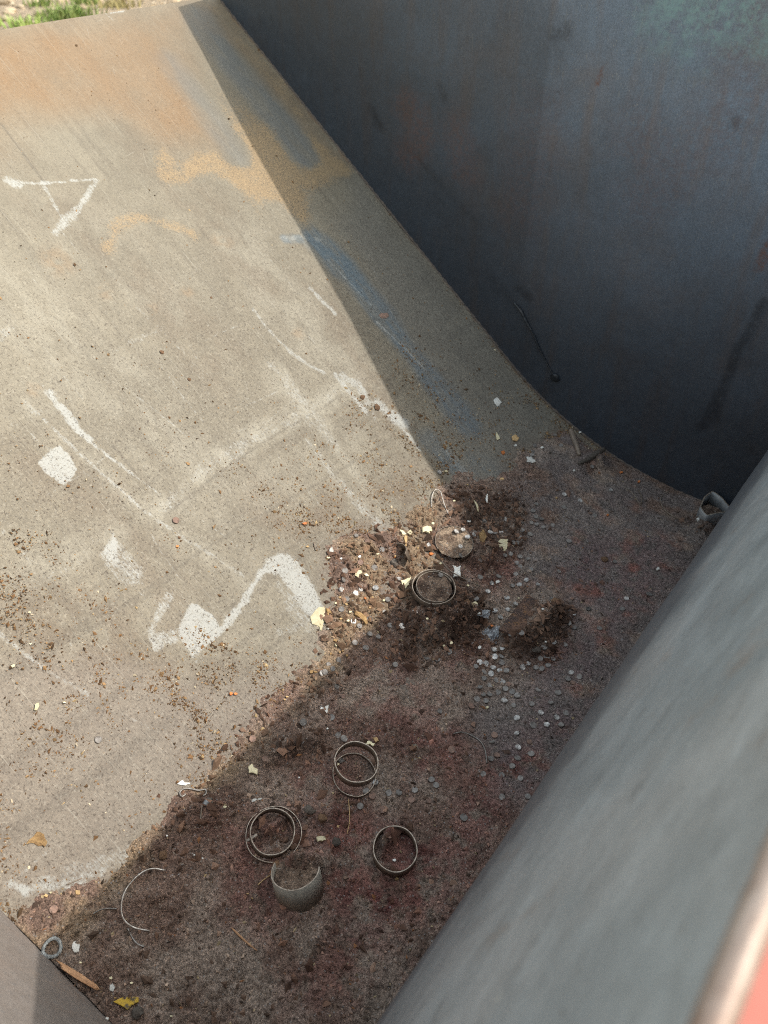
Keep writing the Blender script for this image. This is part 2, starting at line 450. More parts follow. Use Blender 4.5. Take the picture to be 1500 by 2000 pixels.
    sp = (sp * .7 * sstep(.3, .6, fbm(S * 60, V * 60, 59, 4)))[:, None]; c = c * (1 - sp) + np.array([.24, .165, .10]) * sp
    wl = (sstep(.016, .002, L - V + (fbm(S * 40, V * 0, 65, 4) - .5) * .014) * .55 * sstep(.3, .55, fbm(S * 30, V * 30, 67, 3)))[:, None]; c = c * (1 - wl) + np.array([.17, .10, .06]) * wl      # rust along the welded join
    # dark seams
    dk = np.zeros(S.shape)
    for ln, w_px, v_ in [([(0, 240), (45, 300), (86, 356)], 4, .5), ([(330, 1000), (420, 930), (520, 860), (690, 760)], 4, .35),
                         ([(170, 1235), (300, 1140), (450, 1040), (620, 945), (760, 860)], 5, .35), ([(0, 1330), (110, 1260), (230, 1170)], 22, .25),
                         ([(0, 1640), (150, 1540), (330, 1410)], 30, .25), ([(0, 1500), (120, 1430), (260, 1330)], 18, .2), ([(220, 870), (270, 930)], 5, .5)]:
        stroke(dk, S, V, ln, w_px, v_, .7, .5, 17)
    dk = dk[:, None]; c = c * (1 - dk) + np.array([.08, .068, .055]) * dk
    so = np.zeros(S.shape); poly(so, S, V, COVER, 1, 45, 40, 63)          # soil-stained floor
    so = (so * (.45 + .55 * sstep(.3, .6, fbm(S * 30, V * 30, 43, 5))))[:, None]
    return c * (1 - so) + np.array([.15, .115, .092]) * so
base = base_colour(S, V)

# sand blown down the plate
poly(sand, S, V, [(298, 300), (318, 288), (350, 325), (372, 300), (420, 285), (405, 200), (385, 130), (430, 80), (520, 160), (620, 268), (692, 338),
                  (645, 368), (603, 378), (598, 442), (545, 398), (500, 412), (465, 375), (410, 345), (350, 372), (312, 345)], .8, 26, 22, 20)
sand *= .35 + .75 * sstep(.24, .50, S)
poly(sand, S, V, [(380, -10), (440, -10), (520, 90), (560, 160), (620, 270), (540, 190), (450, 90)], .5, 20, 16, 21)
stroke(sand, S, V, [(335, 120), (395, 205), (466, 308)], 50, -1, .5, .3, 6)
tA = np.zeros(S.shape); stroke(tA, S, V, [(325, 110), (395, 205), (462, 303)], 62, 1, .6, .35, 6); sand *= 1 - tA
tA = np.zeros(S.shape); stroke(tA, S, V, [(395, 40), (440, 110), (500, 180), (550, 240), (592, 302)], 74, 1, .5, .3, 7); sand *= 1 - tA
sand *= .75 + .35 * sstep(-.1, .45, S)
stroke(sand, S, V, [(213, 484), (232, 445), (268, 426), (312, 432), (378, 460)], 34, .72, .9, .6, 22)
stroke(sand, S, V, [(260, 420), (330, 420)], 30, .35, .8, .6, 23)

# chalk, primer and scratches: (points, width, strength)
for ln, w_px, v_ in [
    ([(10, 355), (70, 358), (127, 356)], 8, .8), ([(138, 353), (192, 351)], 7, .8), ([(191, 352), (160, 398), (140, 422)], 12, .8),
    ([(140, 422), (108, 454)], 20, .8), ([(84, 355), (105, 398), (126, 435)], 9, .7), ([(14, 353), (34, 360)], 20, .85), ([(15, 298), (25, 315), (12, 335)], 4, .6),
    ([(96, 768), (118, 795), (140, 825), (172, 858)], 17, .95), ([(172, 858), (205, 885), (258, 925)], 9, .8), ([(258, 925), (312, 965)], 4, .7),
    ([(50, 787), (76, 808)], 18, .65), ([(85, 818), (110, 842), (150, 880)], 9, .7), ([(155, 885), (245, 965), (285, 1000)], 8, .7),
    ([(285, 1000), (342, 1040), (400, 1075), (482, 1130)], 9, .62), ([(330, 965), (370, 1000), (430, 1040), (500, 1095)], 5, .5), ([(165, 922), (205, 945)], 14, .45), ([(60, 850), (98, 880)], 9, .5),
    ([(330, 1168), (312, 1200), (290, 1238)], 20, .7), ([(432, 1232), (470, 1182), (512, 1118)], 15, .95), ([(545, 1236), (585, 1222), (625, 1212)], 14, .6), ([(470, 1195), (510, 1192)], 10, .5),
    ([(0, 1238), (40, 1270), (110, 1320), (172, 1356)], 11, .68), ([(230, 1388), (290, 1420), (335, 1447)], 7, .5), ([(0, 1030), (28, 1062), (62, 1098)], 12, .5),
    ([(318, 992), (400, 918), (500, 856), (580, 815)], 30, .55), ([(580, 815), (650, 770), (700, 738)], 24, .48), ([(40, 1160), (150, 1095), (215, 1040)], 22, .42),
    ([(218, 688), (262, 665), (312, 643)], 14, .5), ([(265, 600), (290, 622)], 8, .5), ([(312, 643), (360, 690), (410, 735)], 10, .42), ([(560, 475), (470, 470)], 5, .35),
    ([(495, 605), (520, 640), (560, 682)], 7, .72), ([(560, 682), (590, 706), (632, 728)], 10, .75), ([(606, 563), (630, 590), (654, 612)], 11, .8), ([(654, 612), (684, 648), (730, 690)], 6, .5),
    ([(655, 733), (690, 775), (715, 805)], 11, .8), ([(672, 738), (700, 752), (716, 785)], 18, .8), ([(738, 790), (765, 812), (786, 828)], 26, .95), ([(720, 780), (735, 825)], 9, .6), ([(770, 820), (800, 852), (822, 880)], 9, .8),
    ([(528, 713), (545, 728)], 18, .62), ([(555, 740), (590, 790)], 34, .62), ([(590, 790), (655, 872)], 36, .55), ([(600, 860), (640, 915), (665, 945)], 16, .6), ([(665, 945), (700, 985), (755, 1035)], 22, .62),
    ([(640, 506), (690, 560), (724, 596)], 4, .8), ([(735, 630), (790, 680), (832, 724)], 6, .75), ([(758, 640), (815, 706)], 3, .6), ([(860, 765), (905, 815)], 5, .5), ([(790, 560), (840, 622)], 3, .5), ([(840, 690), (905, 770)], 3, .5),
    ([(552, 466), (590, 462), (625, 468)], 14, .62), ([(868, 872), (900, 915), (925, 945)], 22, .55), ([(835, 862), (862, 895)], 14, .5), ([(905, 930), (930, 945)], 26, .5),
    ([(505, 500), (560, 490)], 4, .4), ([(470, 470), (525, 450)], 4, .45), ([(510, 555), (565, 508)], 6, .42), ([(475, 500), (520, 560), (545, 600)], 3, .35), ([(545, 520), (520, 570)], 4, .35),
    ([(22, 1728), (60, 1690), (102, 1656)], 8, .6), ([(20, 1726), (50, 1742)], 18, 1.), ([(50, 1742), (110, 1728), (200, 1700)], 20, .75), ([(80, 1722), (160, 1698), (255, 1668)], 30, .6), ([(130, 1735), (165, 1722)], 8, .8),
    ([(215, 22), (238, 20)], 9, .9), ([(205, 26), (220, 38)], 4, .6), ([(0, 800), (25, 830)], 16, .4), ([(0, 660), (16, 640)], 22, .55), ([(330, 545), (410, 640)], 3, .35), ([(205, 600), (300, 700)], 3, .3), ([(440, 1090), (560, 1200)], 4, .3)]:
    stroke(chalk, S, V, ln, w_px * 1.15, v_, .8, .7, int(ln[0][0] * 7 + ln[0][1]) % 997)
for i in range(46):
    x_, y_ = rng.uniform(20, 720), rng.uniform(430, 1250); l_ = rng.uniform(40, 170); a_ = rng.normal(.9, .16) if rng.random() < .8 else rng.uniform(-.8, -.3)
    if x_ + l_ * math.cos(a_) > 860: continue
    stroke(chalk, S, V, [(x_, y_), (x_ + l_ * .5 * math.cos(a_) + rng.normal(0, 3), y_ + l_ * .5 * math.sin(a_)), (x_ + l_ * math.cos(a_), y_ + l_ * math.sin(a_))], rng.uniform(3, 5), rng.uniform(.38, .62), .7, .6, 600 + i)
for pg, v_, so_ in [
    ([(72, 905), (98, 875), (118, 868), (135, 885), (152, 915), (145, 932), (125, 948), (95, 930)], .95, 3),
    ([(222, 1038), (198, 1075), (208, 1100), (235, 1100), (232, 1065)], .95, 5), ([(195, 1082), (212, 1122), (245, 1142), (285, 1150), (280, 1110), (236, 1055)], .66, 7),
    ([(375, 1175), (350, 1210), (345, 1240), (375, 1285), (432, 1240), (420, 1200)], 1., 4), ([(285, 1240), (300, 1275), (350, 1255), (348, 1225)], .75, 5),
    ([(503, 1120), (522, 1090), (548, 1078), (585, 1093), (618, 1145), (637, 1190), (622, 1222), (596, 1205), (570, 1160), (540, 1124)], .95, 8), ([(540, 1130), (600, 1170), (637, 1225), (590, 1236), (545, 1195)], .62, 18),
    ([(350, 1255), (420, 1255), (390, 1300), (350, 1290)], .45, 14), ([(60, 1700), (120, 1670), (230, 1660), (150, 1715), (60, 1735)], .33, 14)]:
    poly(chalk, S, V, pg, v_, so_ * 1.2, so_ * 1.1, int(pg[0][0]))

ii = np.arange(NS * NV).reshape(NS, NV)
fc = np.stack([ii[:-1, :-1], ii[1:, :-1], ii[1:, 1:], ii[:-1, 1:]], -1).reshape(-1, 4)
nx, nz = np.repeat(np.sin(a1), NV), np.repeat(np.cos(a1), NV)
dent = (fbm(S * 4, V * 4, 71, 3) - .5) * .006
bottom = mesh_np('floor_plate', np.c_[X + nx * dent, V, Zw(Z + nz * dent)], fc, M_SHEET, True, None, {'base': base, 'chalk': chalk, 'sand': sand}, np.c_[S, V])
child(bottom)
# underside and lip thickness
bm = bmesh.new()
so_ = np.linspace(0, STOT, 60); xo, zo, ao = prof(so_)
rows = []
for x, z, a in zip(xo, zo, ao):
    rows.append([bm.verts.new((x - .012 * math.sin(a), y, Zw(z - .012 * math.cos(a)))) for y in (float(near_y(z)), L)])
lipv = [bm.verts.new((xo[0], y, Zw(zo[0]) - .0005)) for y in (float(near_y(zo[0])), L)]
for a, b in zip(rows[:-1], rows[1:]): bm.faces.new((a[0], a[1], b[1], b[0]))
bm.faces.new((lipv[0], lipv[1], rows[0][1], rows[0][0]))
child(bm_obj('underside', bm, M_RED))

# end plates: outline = profile below, shadow-casting top edge above
def backproj(px, py, y):
    q = sv(px, py); x, z, _ = prof(q[0]); p = np.array([float(x), q[1], float(z)])
    return p + (y - p[1]) / sun_dir[1] * sun_dir
top = [backproj(*p, L) for p in [(347, 15), (430, 170), (530, 350), (660, 580), (770, 790), (860, 940), (905, 1040)]]
print('TOP', [(round(p[0], 3), round(p[2], 3)) for p in top])
RIM = np.array([.032, -.298])
circ_r = .23
vd = np.array([math.sin(math.radians(-9.6)), -math.cos(math.radians(-9.6))])
ps = vd * .90
cc_ = ps + circ_r * np.array([-vd[1], vd[0]])
dv = cc_ - RIM; dl = np.linalg.norm(dv)
ang = math.atan2(dv[0], -dv[1]) - math.asin(circ_r / dl)         # tangent direction, from straight down
tl_ = math.sqrt(dl * dl - circ_r ** 2)
tp = RIM + tl_ * np.array([math.sin(ang), -math.cos(ang)])
rear = [RIM + (tp - RIM) * t for t in np.linspace(0, 1, 30)]
b0 = math.atan2(tp[1] - cc_[1], tp[0] - cc_[0])
if b0 < 0: b0 += 2 * math.pi
for t in np.linspace(0, 1, 26)[1:]:
    b = b0 + t * math.radians(88)
    rear.append(cc_ + circ_r * np.array([math.cos(b), math.sin(b)]))
xe, ze, _ = prof(STOT)
last = rear[-1]
for t in np.linspace(0, 1, 10)[1:]:
    h = np.array([float(xe) + .10, ZF + .02])
    rear.append((1 - t) ** 2 * last + 2 * t * (1 - t) * h + t * t * np.array([float(xe), ZF + .001]))
rear = np.array(rear)
# rear sheet
nv = 260
rc = []; dark = []
for i, (x, z) in enumerate(rear):
    y0_ = float(near_y(z))
    for j in range(nv):
        y = y0_ + (L + .003 - y0_) * j / (nv - 1)
        rc.append((x, y, Zw(z)))
rc = np.array(rc); nr = len(rear)
wob = (fbm(rc[:, 1] * 5, rc[:, 2] * 6, 81, 3) - .5) * .004
rc[:, 0] += wob * np.where(rc[:, 2] > Zw(-.9), 1, 0) * sstep(0, .1, Zw(RIM[1]) - rc[:, 2])
ii = np.arange(nr * nv).reshape(nr, nv)
rf = np.stack([ii[:-1, :-1], ii[1:, :-1], ii[1:, 1:], ii[:-1, 1:]], -1).reshape(-1, 4)
# a scuffed dark band low on the sheet, plus painted shading of the bulge
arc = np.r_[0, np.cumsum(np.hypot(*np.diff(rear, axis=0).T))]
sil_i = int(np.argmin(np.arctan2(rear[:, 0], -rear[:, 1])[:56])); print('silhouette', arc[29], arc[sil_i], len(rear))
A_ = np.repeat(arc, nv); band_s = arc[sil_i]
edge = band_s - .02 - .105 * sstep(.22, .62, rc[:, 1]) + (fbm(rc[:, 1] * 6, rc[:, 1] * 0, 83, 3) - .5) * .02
bulge_shade = A_ - band_s + .10 + (fbm(rc[:, 1] * 9, A_ * 9, 85, 4) - .5) * .08
dark = np.clip(sstep(0, .006, A_ - edge) * .28 + sstep(-.012, 0, A_ - edge) * sstep(.004, 0, A_ - edge) * .35 + .55 * sstep(-.16, .08, bulge_shade), 0, .85)
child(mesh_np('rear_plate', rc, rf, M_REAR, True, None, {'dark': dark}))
# weld bead along the join of the floor plate and the far end plate
bm = bmesh.new(); prev = None
for i, s_ in enumerate(np.linspace(.02, STOT - .02, 420)):
    x_, z_, a_ = [float(q) for q in prof(s_)]
    r_ = .0022 + .0016 * float(fbm(np.array([s_ * 130.]), np.array([3.]), 87, 3)[0]) + .0008 * math.sin(i * 1.3)
    cur = []
    for t_ in (0, .25, .5, .75, 1.):
        q_ = t_ * math.pi / 2; dy, dn = r_ * 1.3 * math.cos(q_), r_ * 1.3 * math.sin(q_)
        cur.append(bm.verts.new((x_ + math.sin(a_) * (dn + .0002), L - dy - .0002, Zw(z_ + math.cos(a_) * (dn + .0002)))))
    if prev:
        for j in range(4): bm.faces.new((prev[j], cur[j], cur[j + 1], prev[j + 1]))
    prev = cur
M_BEAD = simple('weld_steel', (.13, .10, .08), (.07, .06, .055), 160, .7, bump=.6, var=False)
child(bm_obj('weld_bead', bm, M_BEAD, smooth=True))
# rim bar and painted outside of the rear wall
bm = bmesh.new()
tr = .0065; cx, cz = RIM[0] + tr, RIM[1] - .001
prev = None
for j in range(121):
    y = float(near_y(RIM[1])) + (L - float(near_y(RIM[1]))) * j / 120
    wz = (random.random() - .5) * .0012
    cur = [bm.verts.new((cx - tr * math.cos(t) * 1.05, y, Zw(cz + tr * .9 * math.sin(t)) + wz)) for t in np.linspace(0, math.pi, 9)]
    if prev:
        for a in range(8): bm.faces.new((prev[a], cur[a], cur[a + 1], prev[a + 1]))
    prev = cur
child(bm_obj('rim_edge', bm, M_EDGE, smooth=True))
bm = bmesh.new()
yy = (float(near_y(-.3)), L)
pr = [(cx + tr * 1.05, cz - .002), (cx + .02, cz - .012), (cx + .14, cz - .16), (cx + .15, -.9), (.02, ZF - .012)]
rw = [[bm.verts.new((x, y, Zw(z))) for y in yy] for x, z in pr]
for a, b in zip(rw[:-1], rw[1:]): bm.faces.new((a[0], a[1], b[1], b[0]))
child(bm_obj('painted_outer_wall', bm, M_RED))

# far plate as a fine sheet inside its outline
def inside_outline(xs, zs, outline):
    ins = np.zeros(xs.shape, bool); n = len(outline)
    for i in range(n):
        a, b = outline[i], outline[(i + 1) % n]
        c_ = ((a[1] > zs) != (b[1] > zs)) & (xs < (b[0] - a[0]) * (zs - a[1]) / (b[1] - a[1] + 1e-15) + a[0])
        ins ^= c_
    return ins
low = [(float(x) - .01 * math.sin(a), float(z) - .01 * math.cos(a)) for x, z, a in zip(xo, zo, ao)]
toppts = [(p[0], p[2]) for p in top]
ex = toppts[-1][0] + .22; ez = toppts[-1][1] + .22 * (toppts[-1][1] - toppts[0][1]) / (toppts[-1][0] - toppts[0][0])
outline_far = low + [(.19, ZF + .05), (.2, -.5), (ex, ez)] + toppts[::-1]
def far_x(px, py):
    d = ray(px, py); t = L / d[1]; return np.array([t * d[0], t * d[2]])
def end_plate(name, outline, ymap, mat, thick, attrs_fn=None, step=None):
    """solid plate: inner face grid-cut by bmesh, outer face and edge wall"""
    bm = bmesh.new()
    vin = [bm.verts.new((x, ymap(z), Zw(z))) for x, z in outline]
    vout = [bm.verts.new((x, ymap(z) + thick, Zw(z))) for x, z in outline]
    bm.faces.new(vin); bm.faces.new(vout[::-1])
    n = len(vin)
    for i in range(n): bm.faces.new((vin[i], vout[i], vout[(i + 1) % n], vin[(i + 1) % n]))
    bmesh.ops.recalc_face_normals(bm, faces=bm.faces)
    if step:
        xs = np.arange(-2.0, .35, step)
        bmesh.ops.triangulate(bm, faces=[f for f in bm.faces if len(f.verts) > 4])
        for x in xs: bmesh.ops.bisect_plane(bm, geom=bm.verts[:] + bm.edges[:] + bm.faces[:], plane_co=(x, 0, 0), plane_no=(1, 0, 0))
        for z in np.arange(-1.35, .2, step): bmesh.ops.bisect_plane(bm, geom=bm.verts[:] + bm.edges[:] + bm.faces[:], plane_co=(0, 0, Zw(z)), plane_no=(0, 0, 1))
    o = bm_obj(name, bm, mat)
    if attrs_fn:
        co = np.zeros(len(o.data.vertices) * 3, np.float32); o.data.vertices.foreach_get('co', co); co = co.reshape(-1, 3).astype(float)
        for nme, arr in attrs_fn(co[:, 0], co[:, 2] - CAM_H).items():
            t = o.data.attributes.new(nme, 'FLOAT', 'POINT'); t.data.foreach_set('value', arr.astype(np.float32))
    return o
def far_attrs(x, z):
    teal = np.zeros(x.shape); mark = np.zeros(x.shape); rust = np.zeros(x.shape)
    def ln(out, pts, wpx, val, soft=.7):
        p = np.array([far_x(*q) for q in pts]); r = wpx * .0012 / 2 * 1.2
        d = seg_dist(x, z, p) + (fbm(x * 40, z * 40, 51, 3) - .5) * r
        np.maximum(out, val * (1 - sstep(r * (1 - soft), r * (1 + soft), d)), out=out)
    ln(teal, [(1330, -20), (1400, 15), (1500, -10)], 110, 1.2); ln(teal, [(1360, 30), (1430, 20), (1510, 40)], 90, 1.); ln(teal, [(1440, 60), (1480, 75)], 50, .8)
    ln(teal, [(1290, 60), (1340, 40)], 60, .4)
    ln(mark, [(724, 208), (742, 245)], 15, .6); ln(mark, [(860, 170), (868, 190)], 14, .4)
    ln(mark, [(1492, 590), (1440, 690), (1372, 835)], 15, .55, .5); ln(mark, [(1430, 740), (1400, 820)], 7, .4, .5); ln(mark, [(1015, 565), (1030, 580)], 20, .5)
    ln(mark, [(800, 290), (850, 350), (940, 445)], 9, .3); ln(mark, [(960, 540), (1005, 595)], 14, .3); ln(mark, [(1000, 30), (1085, 75)], 60, .15)
    ln(mark, [(1435, 250), (1440, 230)], 8, .7); ln(mark, [(1080, 70), (1105, 60)], 20, .5)
    ln(rust, [(1500, 480), (1487, 520)], 12, 1.); ln(rust, [(1174, 140), (1168, 160)], 6, 1.); ln(rust, [(800, 215), (820, 260), (800, 300)], 60, .35); ln(rust, [(1250, 270), (1320, 330), (1260, 380)], 90, .25)
    ln(rust, [(1390, 270), (1480, 120)], 100, .25); ln(rust, [(1050, 240), (1020, 400)], 100, .2); ln(rust, [(890, 250), (910, 330)], 60, .3)
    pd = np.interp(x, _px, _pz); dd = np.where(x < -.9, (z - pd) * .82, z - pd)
    pol = sstep(1.12, .12, dd + (fbm(x * 3.5, z * 5, 57, 5) - .5) * .30)  # darker towards the join with the floor plate
    return {'teal': teal, 'mark': mark, 'rust': rust, 'join_dark': pol}
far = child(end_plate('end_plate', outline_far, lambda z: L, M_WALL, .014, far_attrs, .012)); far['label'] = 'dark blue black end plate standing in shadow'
outline_near = low + [(.19, ZF + .05), (.2, -.5), (.12, -.30), (-.4, -.30), (-1.2, -.25), (-1.9, -.2)]
nr_ = child(end_plate('end_plate', outline_near, lambda z: float(near_y(z)) - .0003, M_NEAR, -.012)); nr_['label'] = 'dusty near end plate half in sun'

# ------------------------------------------------------------------ soil lying in the bottom of the skip
MOUNDS = [(1062, 1232, 42, .030), (1030, 1262, 32, .026), (1085, 1212, 26, .018), (1000, 1268, 24, .018), (940, 1078, 38, .013), (885, 1190, 50, .016), (830, 1215, 44, .014), (850, 1260, 46, .012), (905, 1150, 36, .013),
          (790, 1265, 40, .008), (560, 1465, 34, .012), (605, 1452, 26, .012), (520, 1470, 30, .009), (660, 1240, 45, .008), (640, 1605, 36, .011), (660, 1640, 28, .009), (610, 1590, 24, .009), (755, 1650, 20, .008),
          (800, 1650, 18, .006), (1365, 1035, 30, .016), (600, 1700, 26, .030), (575, 1698, 18, .022), (754, 1655, 15, .020), (762, 1640, 14, .016), (520, 1622, 20, .010), (545, 1615, 16, .010), (690, 1500, 22, .006), (905, 1215, 34, .018), (870, 1225, 30, .016), (800, 1230, 30, .014), (1160, 905, 24, .012), (1135, 915, 18, .009), (355, 1570, 30, .007), (400, 1590, 40, .007), (285, 1650, 36, .006), (670, 1110, 50, .006), (690, 1070, 44, .006),
          (770, 1060, 34, .008), (820, 1010, 30, .005), (905, 1000, 34, .008), (700, 1190, 44, .007), (545, 1700, 40, .010), (645, 1680, 34, .009), (500, 1600, 30, .006), (300, 1760, 30, .006), (340, 1780, 34, .006), (230, 1860, 40, .005),
          (740, 1840, 60, .006), (620, 1850, 60, .006), (880, 1640, 60, .005), (430, 1900, 60, .006), (730, 1440, 40, .004), (640, 1330, 36, .008), (590, 1370, 34, .006), (1010, 1120, 30, .004), (575, 1770, 30, .008)]
THIN = [(985, 960), (1080, 850), (1112, 840), (1250, 925), (1420, 985), (1600, 1000), (1400, 1350), (1080, 1600), (960, 1560), (930, 1400), (1000, 1340), (1110, 1260), (1110, 1190), (1020, 1130), (1030, 1010)]
REDS = [([(1330, 1060), (1200, 1300), (1080, 1500), (900, 1750), (800, 1950), (880, 1550), (1040, 1330), (1190, 1160)], .7), ([(430, 1600), (640, 1560), (700, 1700), (560, 1850), (440, 1800)], .5), ([(600, 1330), (800, 1300), (900, 1420), (700, 1480)], .45), ([(1130, 1040), (1290, 1050), (1330, 1120), (1280, 1200), (1150, 1190), (1080, 1130)], .9), ([(650, 1560), (850, 1640), (900, 1720), (780, 1850), (640, 1800), (600, 1700)], .8),
        ([(890, 1320), (960, 1270), (900, 1250), (870, 1300)], .9), ([(830, 1380), (900, 1400), (930, 1540), (800, 1540), (760, 1440)], .6), ([(560, 1500), (680, 1480), (720, 1580), (600, 1600)], .45),
        ([(1120, 1400), (1060, 1560), (980, 1600), (960, 1480)], .6), ([(280, 1600), (420, 1560), (430, 1640), (280, 1680)], .5),
        ([(700, 1750), (850, 1700), (700, 1960), (560, 1960)], .5), ([(950, 1060), (1060, 1130), (960, 1170), (900, 1130)], .7), ([(1140, 940), (1240, 990), (1180, 1010)], .5)]
DARKS = [([(890, 960), (1010, 970), (1030, 1060), (960, 1140), (900, 1100)], .75), ([(760, 1160), (900, 1130), (960, 1200), (930, 1280), (780, 1290)], .8), ([(980, 1265), (1110, 1190), (1100, 1240), (1040, 1290)], .9),
         ([(480, 1450), (600, 1430), (620, 1480), (500, 1490)], .7), ([(1310, 1020), (1370, 1010), (1380, 1045), (1330, 1050)], .9), ([(340, 1550), (500, 1480), (440, 1640), (300, 1680)], .4), ([(530, 1600), (580, 1610), (570, 1650)], .8)]
_mq = [(sv(a, b), r * pxm(a, b), h) for a, b, r, h in MOUNDS]

def soil_h(S, V):
    cov = np.zeros(S.shape); poly(cov, S, V, COVER, 1, 52, 36, 61)
    poly(cov, S, V, [(600, 1080), (700, 1020), (850, 960), (890, 1080), (780, 1190), (640, 1310)], .52, 30, 30, 64, True)
    thin = np.zeros(S.shape); poly(thin, S, V, THIN, 1, 30, 25, 62)
    n1 = fbm(S * 26, V * 26, 91, 5, .6); n2 = fbm(S * 110, V * 110, 93, 4, .65)
    rid = 1 - np.abs(2 * fbm(S * 60, V * 60, 95, 4, .6) - 1)
    h = -.0035 + cov * (.0078 + (n1 - .45) * .016 * (1 - .8 * thin) + (n2 - .45) * .0125 * (1 - .6 * thin) + (rid - .6) * .0065 * (1 - .6 * thin) - .0006 * thin)
    for q, r, a in _mq:
        I = np.nonzero(np.hypot(S - q[0], V - q[1]) < r * 2)[0]
        if len(I):
            d2 = ((S[I] - q[0]) ** 2 + (V[I] - q[1]) ** 2) / r ** 2
            rough = .3 + 1.4 * fbm(S[I] * 55, V[I] * 55, 97, 3, .55)
            h[I] += 1.9 * a * np.exp(-d2 * 1.6) * rough * np.clip((cov[I]) * 1.5, 0, 1)
    return h

def hgt(s, v):
    return max(float(soil_h(np.array([float(s)]), np.array([float(v)]))[0]), 0.)

def soil_colour(S, V):
    m = fbm(S * 16, V * 16, 101, 5); m2 = fbm(S * 55, V * 55, 103, 4)
    br = np.array([.165, .110, .086]); gr = np.array([.25, .192, .155]); c = br + (gr - br) * sstep(.38, .66, m)[:, None]
    red = np.zeros(S.shape)
    for pg, v_ in REDS: poly(red, S, V, pg, v_, 45, 35, 105)
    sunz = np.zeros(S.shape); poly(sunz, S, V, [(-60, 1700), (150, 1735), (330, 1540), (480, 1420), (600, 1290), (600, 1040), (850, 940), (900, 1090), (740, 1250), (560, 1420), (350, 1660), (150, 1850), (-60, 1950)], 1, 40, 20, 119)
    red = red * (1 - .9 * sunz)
    red = (red * sstep(.22, .52, m2) * sstep(.22, .44, fbm(S * 24, V * 24, 107, 4)))[:, None]; c = c * (1 - red) + (np.array([.205, .090, .074]) + (np.array([.115, .036, .034]) - np.array([.205, .090, .074])) * sstep(.45, .7, fbm(S * 13, V * 13, 117, 4))[:, None]) * red
    thin = np.zeros(S.shape); poly(thin, S, V, THIN, 1, 40, 25, 62)
    t = (thin * .65 * sstep(.3, .55, fbm(S * 20, V * 20, 109, 4)))[:, None]; c = c * (1 - t) + np.array([.145, .13, .128]) * t
    dk = np.zeros(S.shape)
    for pg, v_ in DARKS: poly(dk, S, V, pg, v_, 22, 22, 111)
    dk = (dk * sstep(.25, .5, m2))[:, None]; c = c * (1 - dk) + np.array([.055, .034, .025]) * dk
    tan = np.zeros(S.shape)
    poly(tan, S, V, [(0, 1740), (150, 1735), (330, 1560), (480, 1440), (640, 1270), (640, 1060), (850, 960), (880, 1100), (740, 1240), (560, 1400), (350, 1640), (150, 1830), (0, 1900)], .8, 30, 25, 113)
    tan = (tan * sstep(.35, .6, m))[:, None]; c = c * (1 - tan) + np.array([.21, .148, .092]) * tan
    return c * (.72 + .55 * m2)[:, None]

dsoil = .0026
s2 = np.arange(.98, STOT - .02, dsoil); v2 = np.arange(-.02, L, dsoil)
S2, V2 = [q.ravel() for q in np.meshgrid(s2, v2, indexing='ij')]
H2 = soil_h(S2, V2); x2, z2, a2 = prof(S2)
V2c = np.maximum(V2, near_y(z2))
ii = np.arange(len(S2)).reshape(len(s2), len(v2))
fc = np.stack([ii[:-1, :-1], ii[1:, :-1], ii[1:, 1:], ii[:-1, 1:]], -1).reshape(-1, 4)
fc = fc[(H2[fc] > -.0006).any(1) & (V2[fc] > near_y(z2[fc]) - dsoil).any(1)]
used, inv = np.unique(fc, return_inverse=True); fc = inv.reshape(-1, 4)
S2, H2, x2, z2, a2, V2c = [q[used] for q in (S2, H2, x2, z2, a2, V2c)]
co = np.c_[x2 + np.sin(a2) * H2, V2c, Zw(z2 + np.cos(a2) * H2)]
tag(mesh_np('soil_layer', co, fc, M_SOIL, True, None, {'base': soil_colour(S2, V2c)}), 'dark rusty soil and metal dust lying in the bottom of the skip', 'soil', kind='stuff')

# crumbs: thousands of small irregular grains in two layers
def crumbs(name, label, S, V, size, col, lift=.3):
    base_ = np.array([(1, 0, 0), (-1, 0, 0), (0, 1, 0), (0, -1, 0), (0, 0, 1), (0, 0, -1)], float)
    tri = np.array([(0, 2, 4), (2, 1, 4), (1, 3, 4), (3, 0, 4), (2, 0, 5), (1, 2, 5), (3, 1, 5), (0, 3, 5)])
    n = len(S); x, z, a = prof(S); h = np.maximum(soil_h(S, V), 0)
    pts = base_[None] * rng.uniform(.55, 1.25, (n, 6, 1)) + rng.uniform(-.3, .3, (n, 6, 3))
    pts *= np.stack([size * rng.uniform(.7, 1.7, n), size * rng.uniform(.5, 1.1, n), size * rng.uniform(.35, .8, n)], -1)[:, None]
    yaw = rng.uniform(0, 6.283, n); c_, s_ = np.cos(yaw)[:, None], np.sin(yaw)[:, None]
    px_, py_ = pts[..., 0] * c_ - pts[..., 1] * s_, pts[..., 0] * s_ + pts[..., 1] * c_
    tl_ = rng.normal(0, .35, n)[:, None]; pz_ = pts[..., 2] + px_ * tl_ + (h + size * lift)[:, None]
    ca, sa_ = np.cos(a)[:, None], np.sin(a)[:, None]
    co = np.stack([x[:, None] + px_ * ca + pz_ * sa_, V[:, None] + py_, Zw(z)[:, None] - px_ * sa_ + pz_ * ca], -1).reshape(-1, 3)
    f = (tri[None] + (np.arange(n) * 6)[:, None, None]).reshape(-1, 3)
    return tag(mesh_np(name, co, f, M_CRUMB, False, None, {'base': np.repeat(col, 6, 0)}), label, 'crumbs', kind='stuff')

def palette(n, cols, probs):
    c = np.array(cols)[rng.choice(len(cols), n, p=probs)]
    return c * rng.uniform(.65, 1.35, (n, 1))

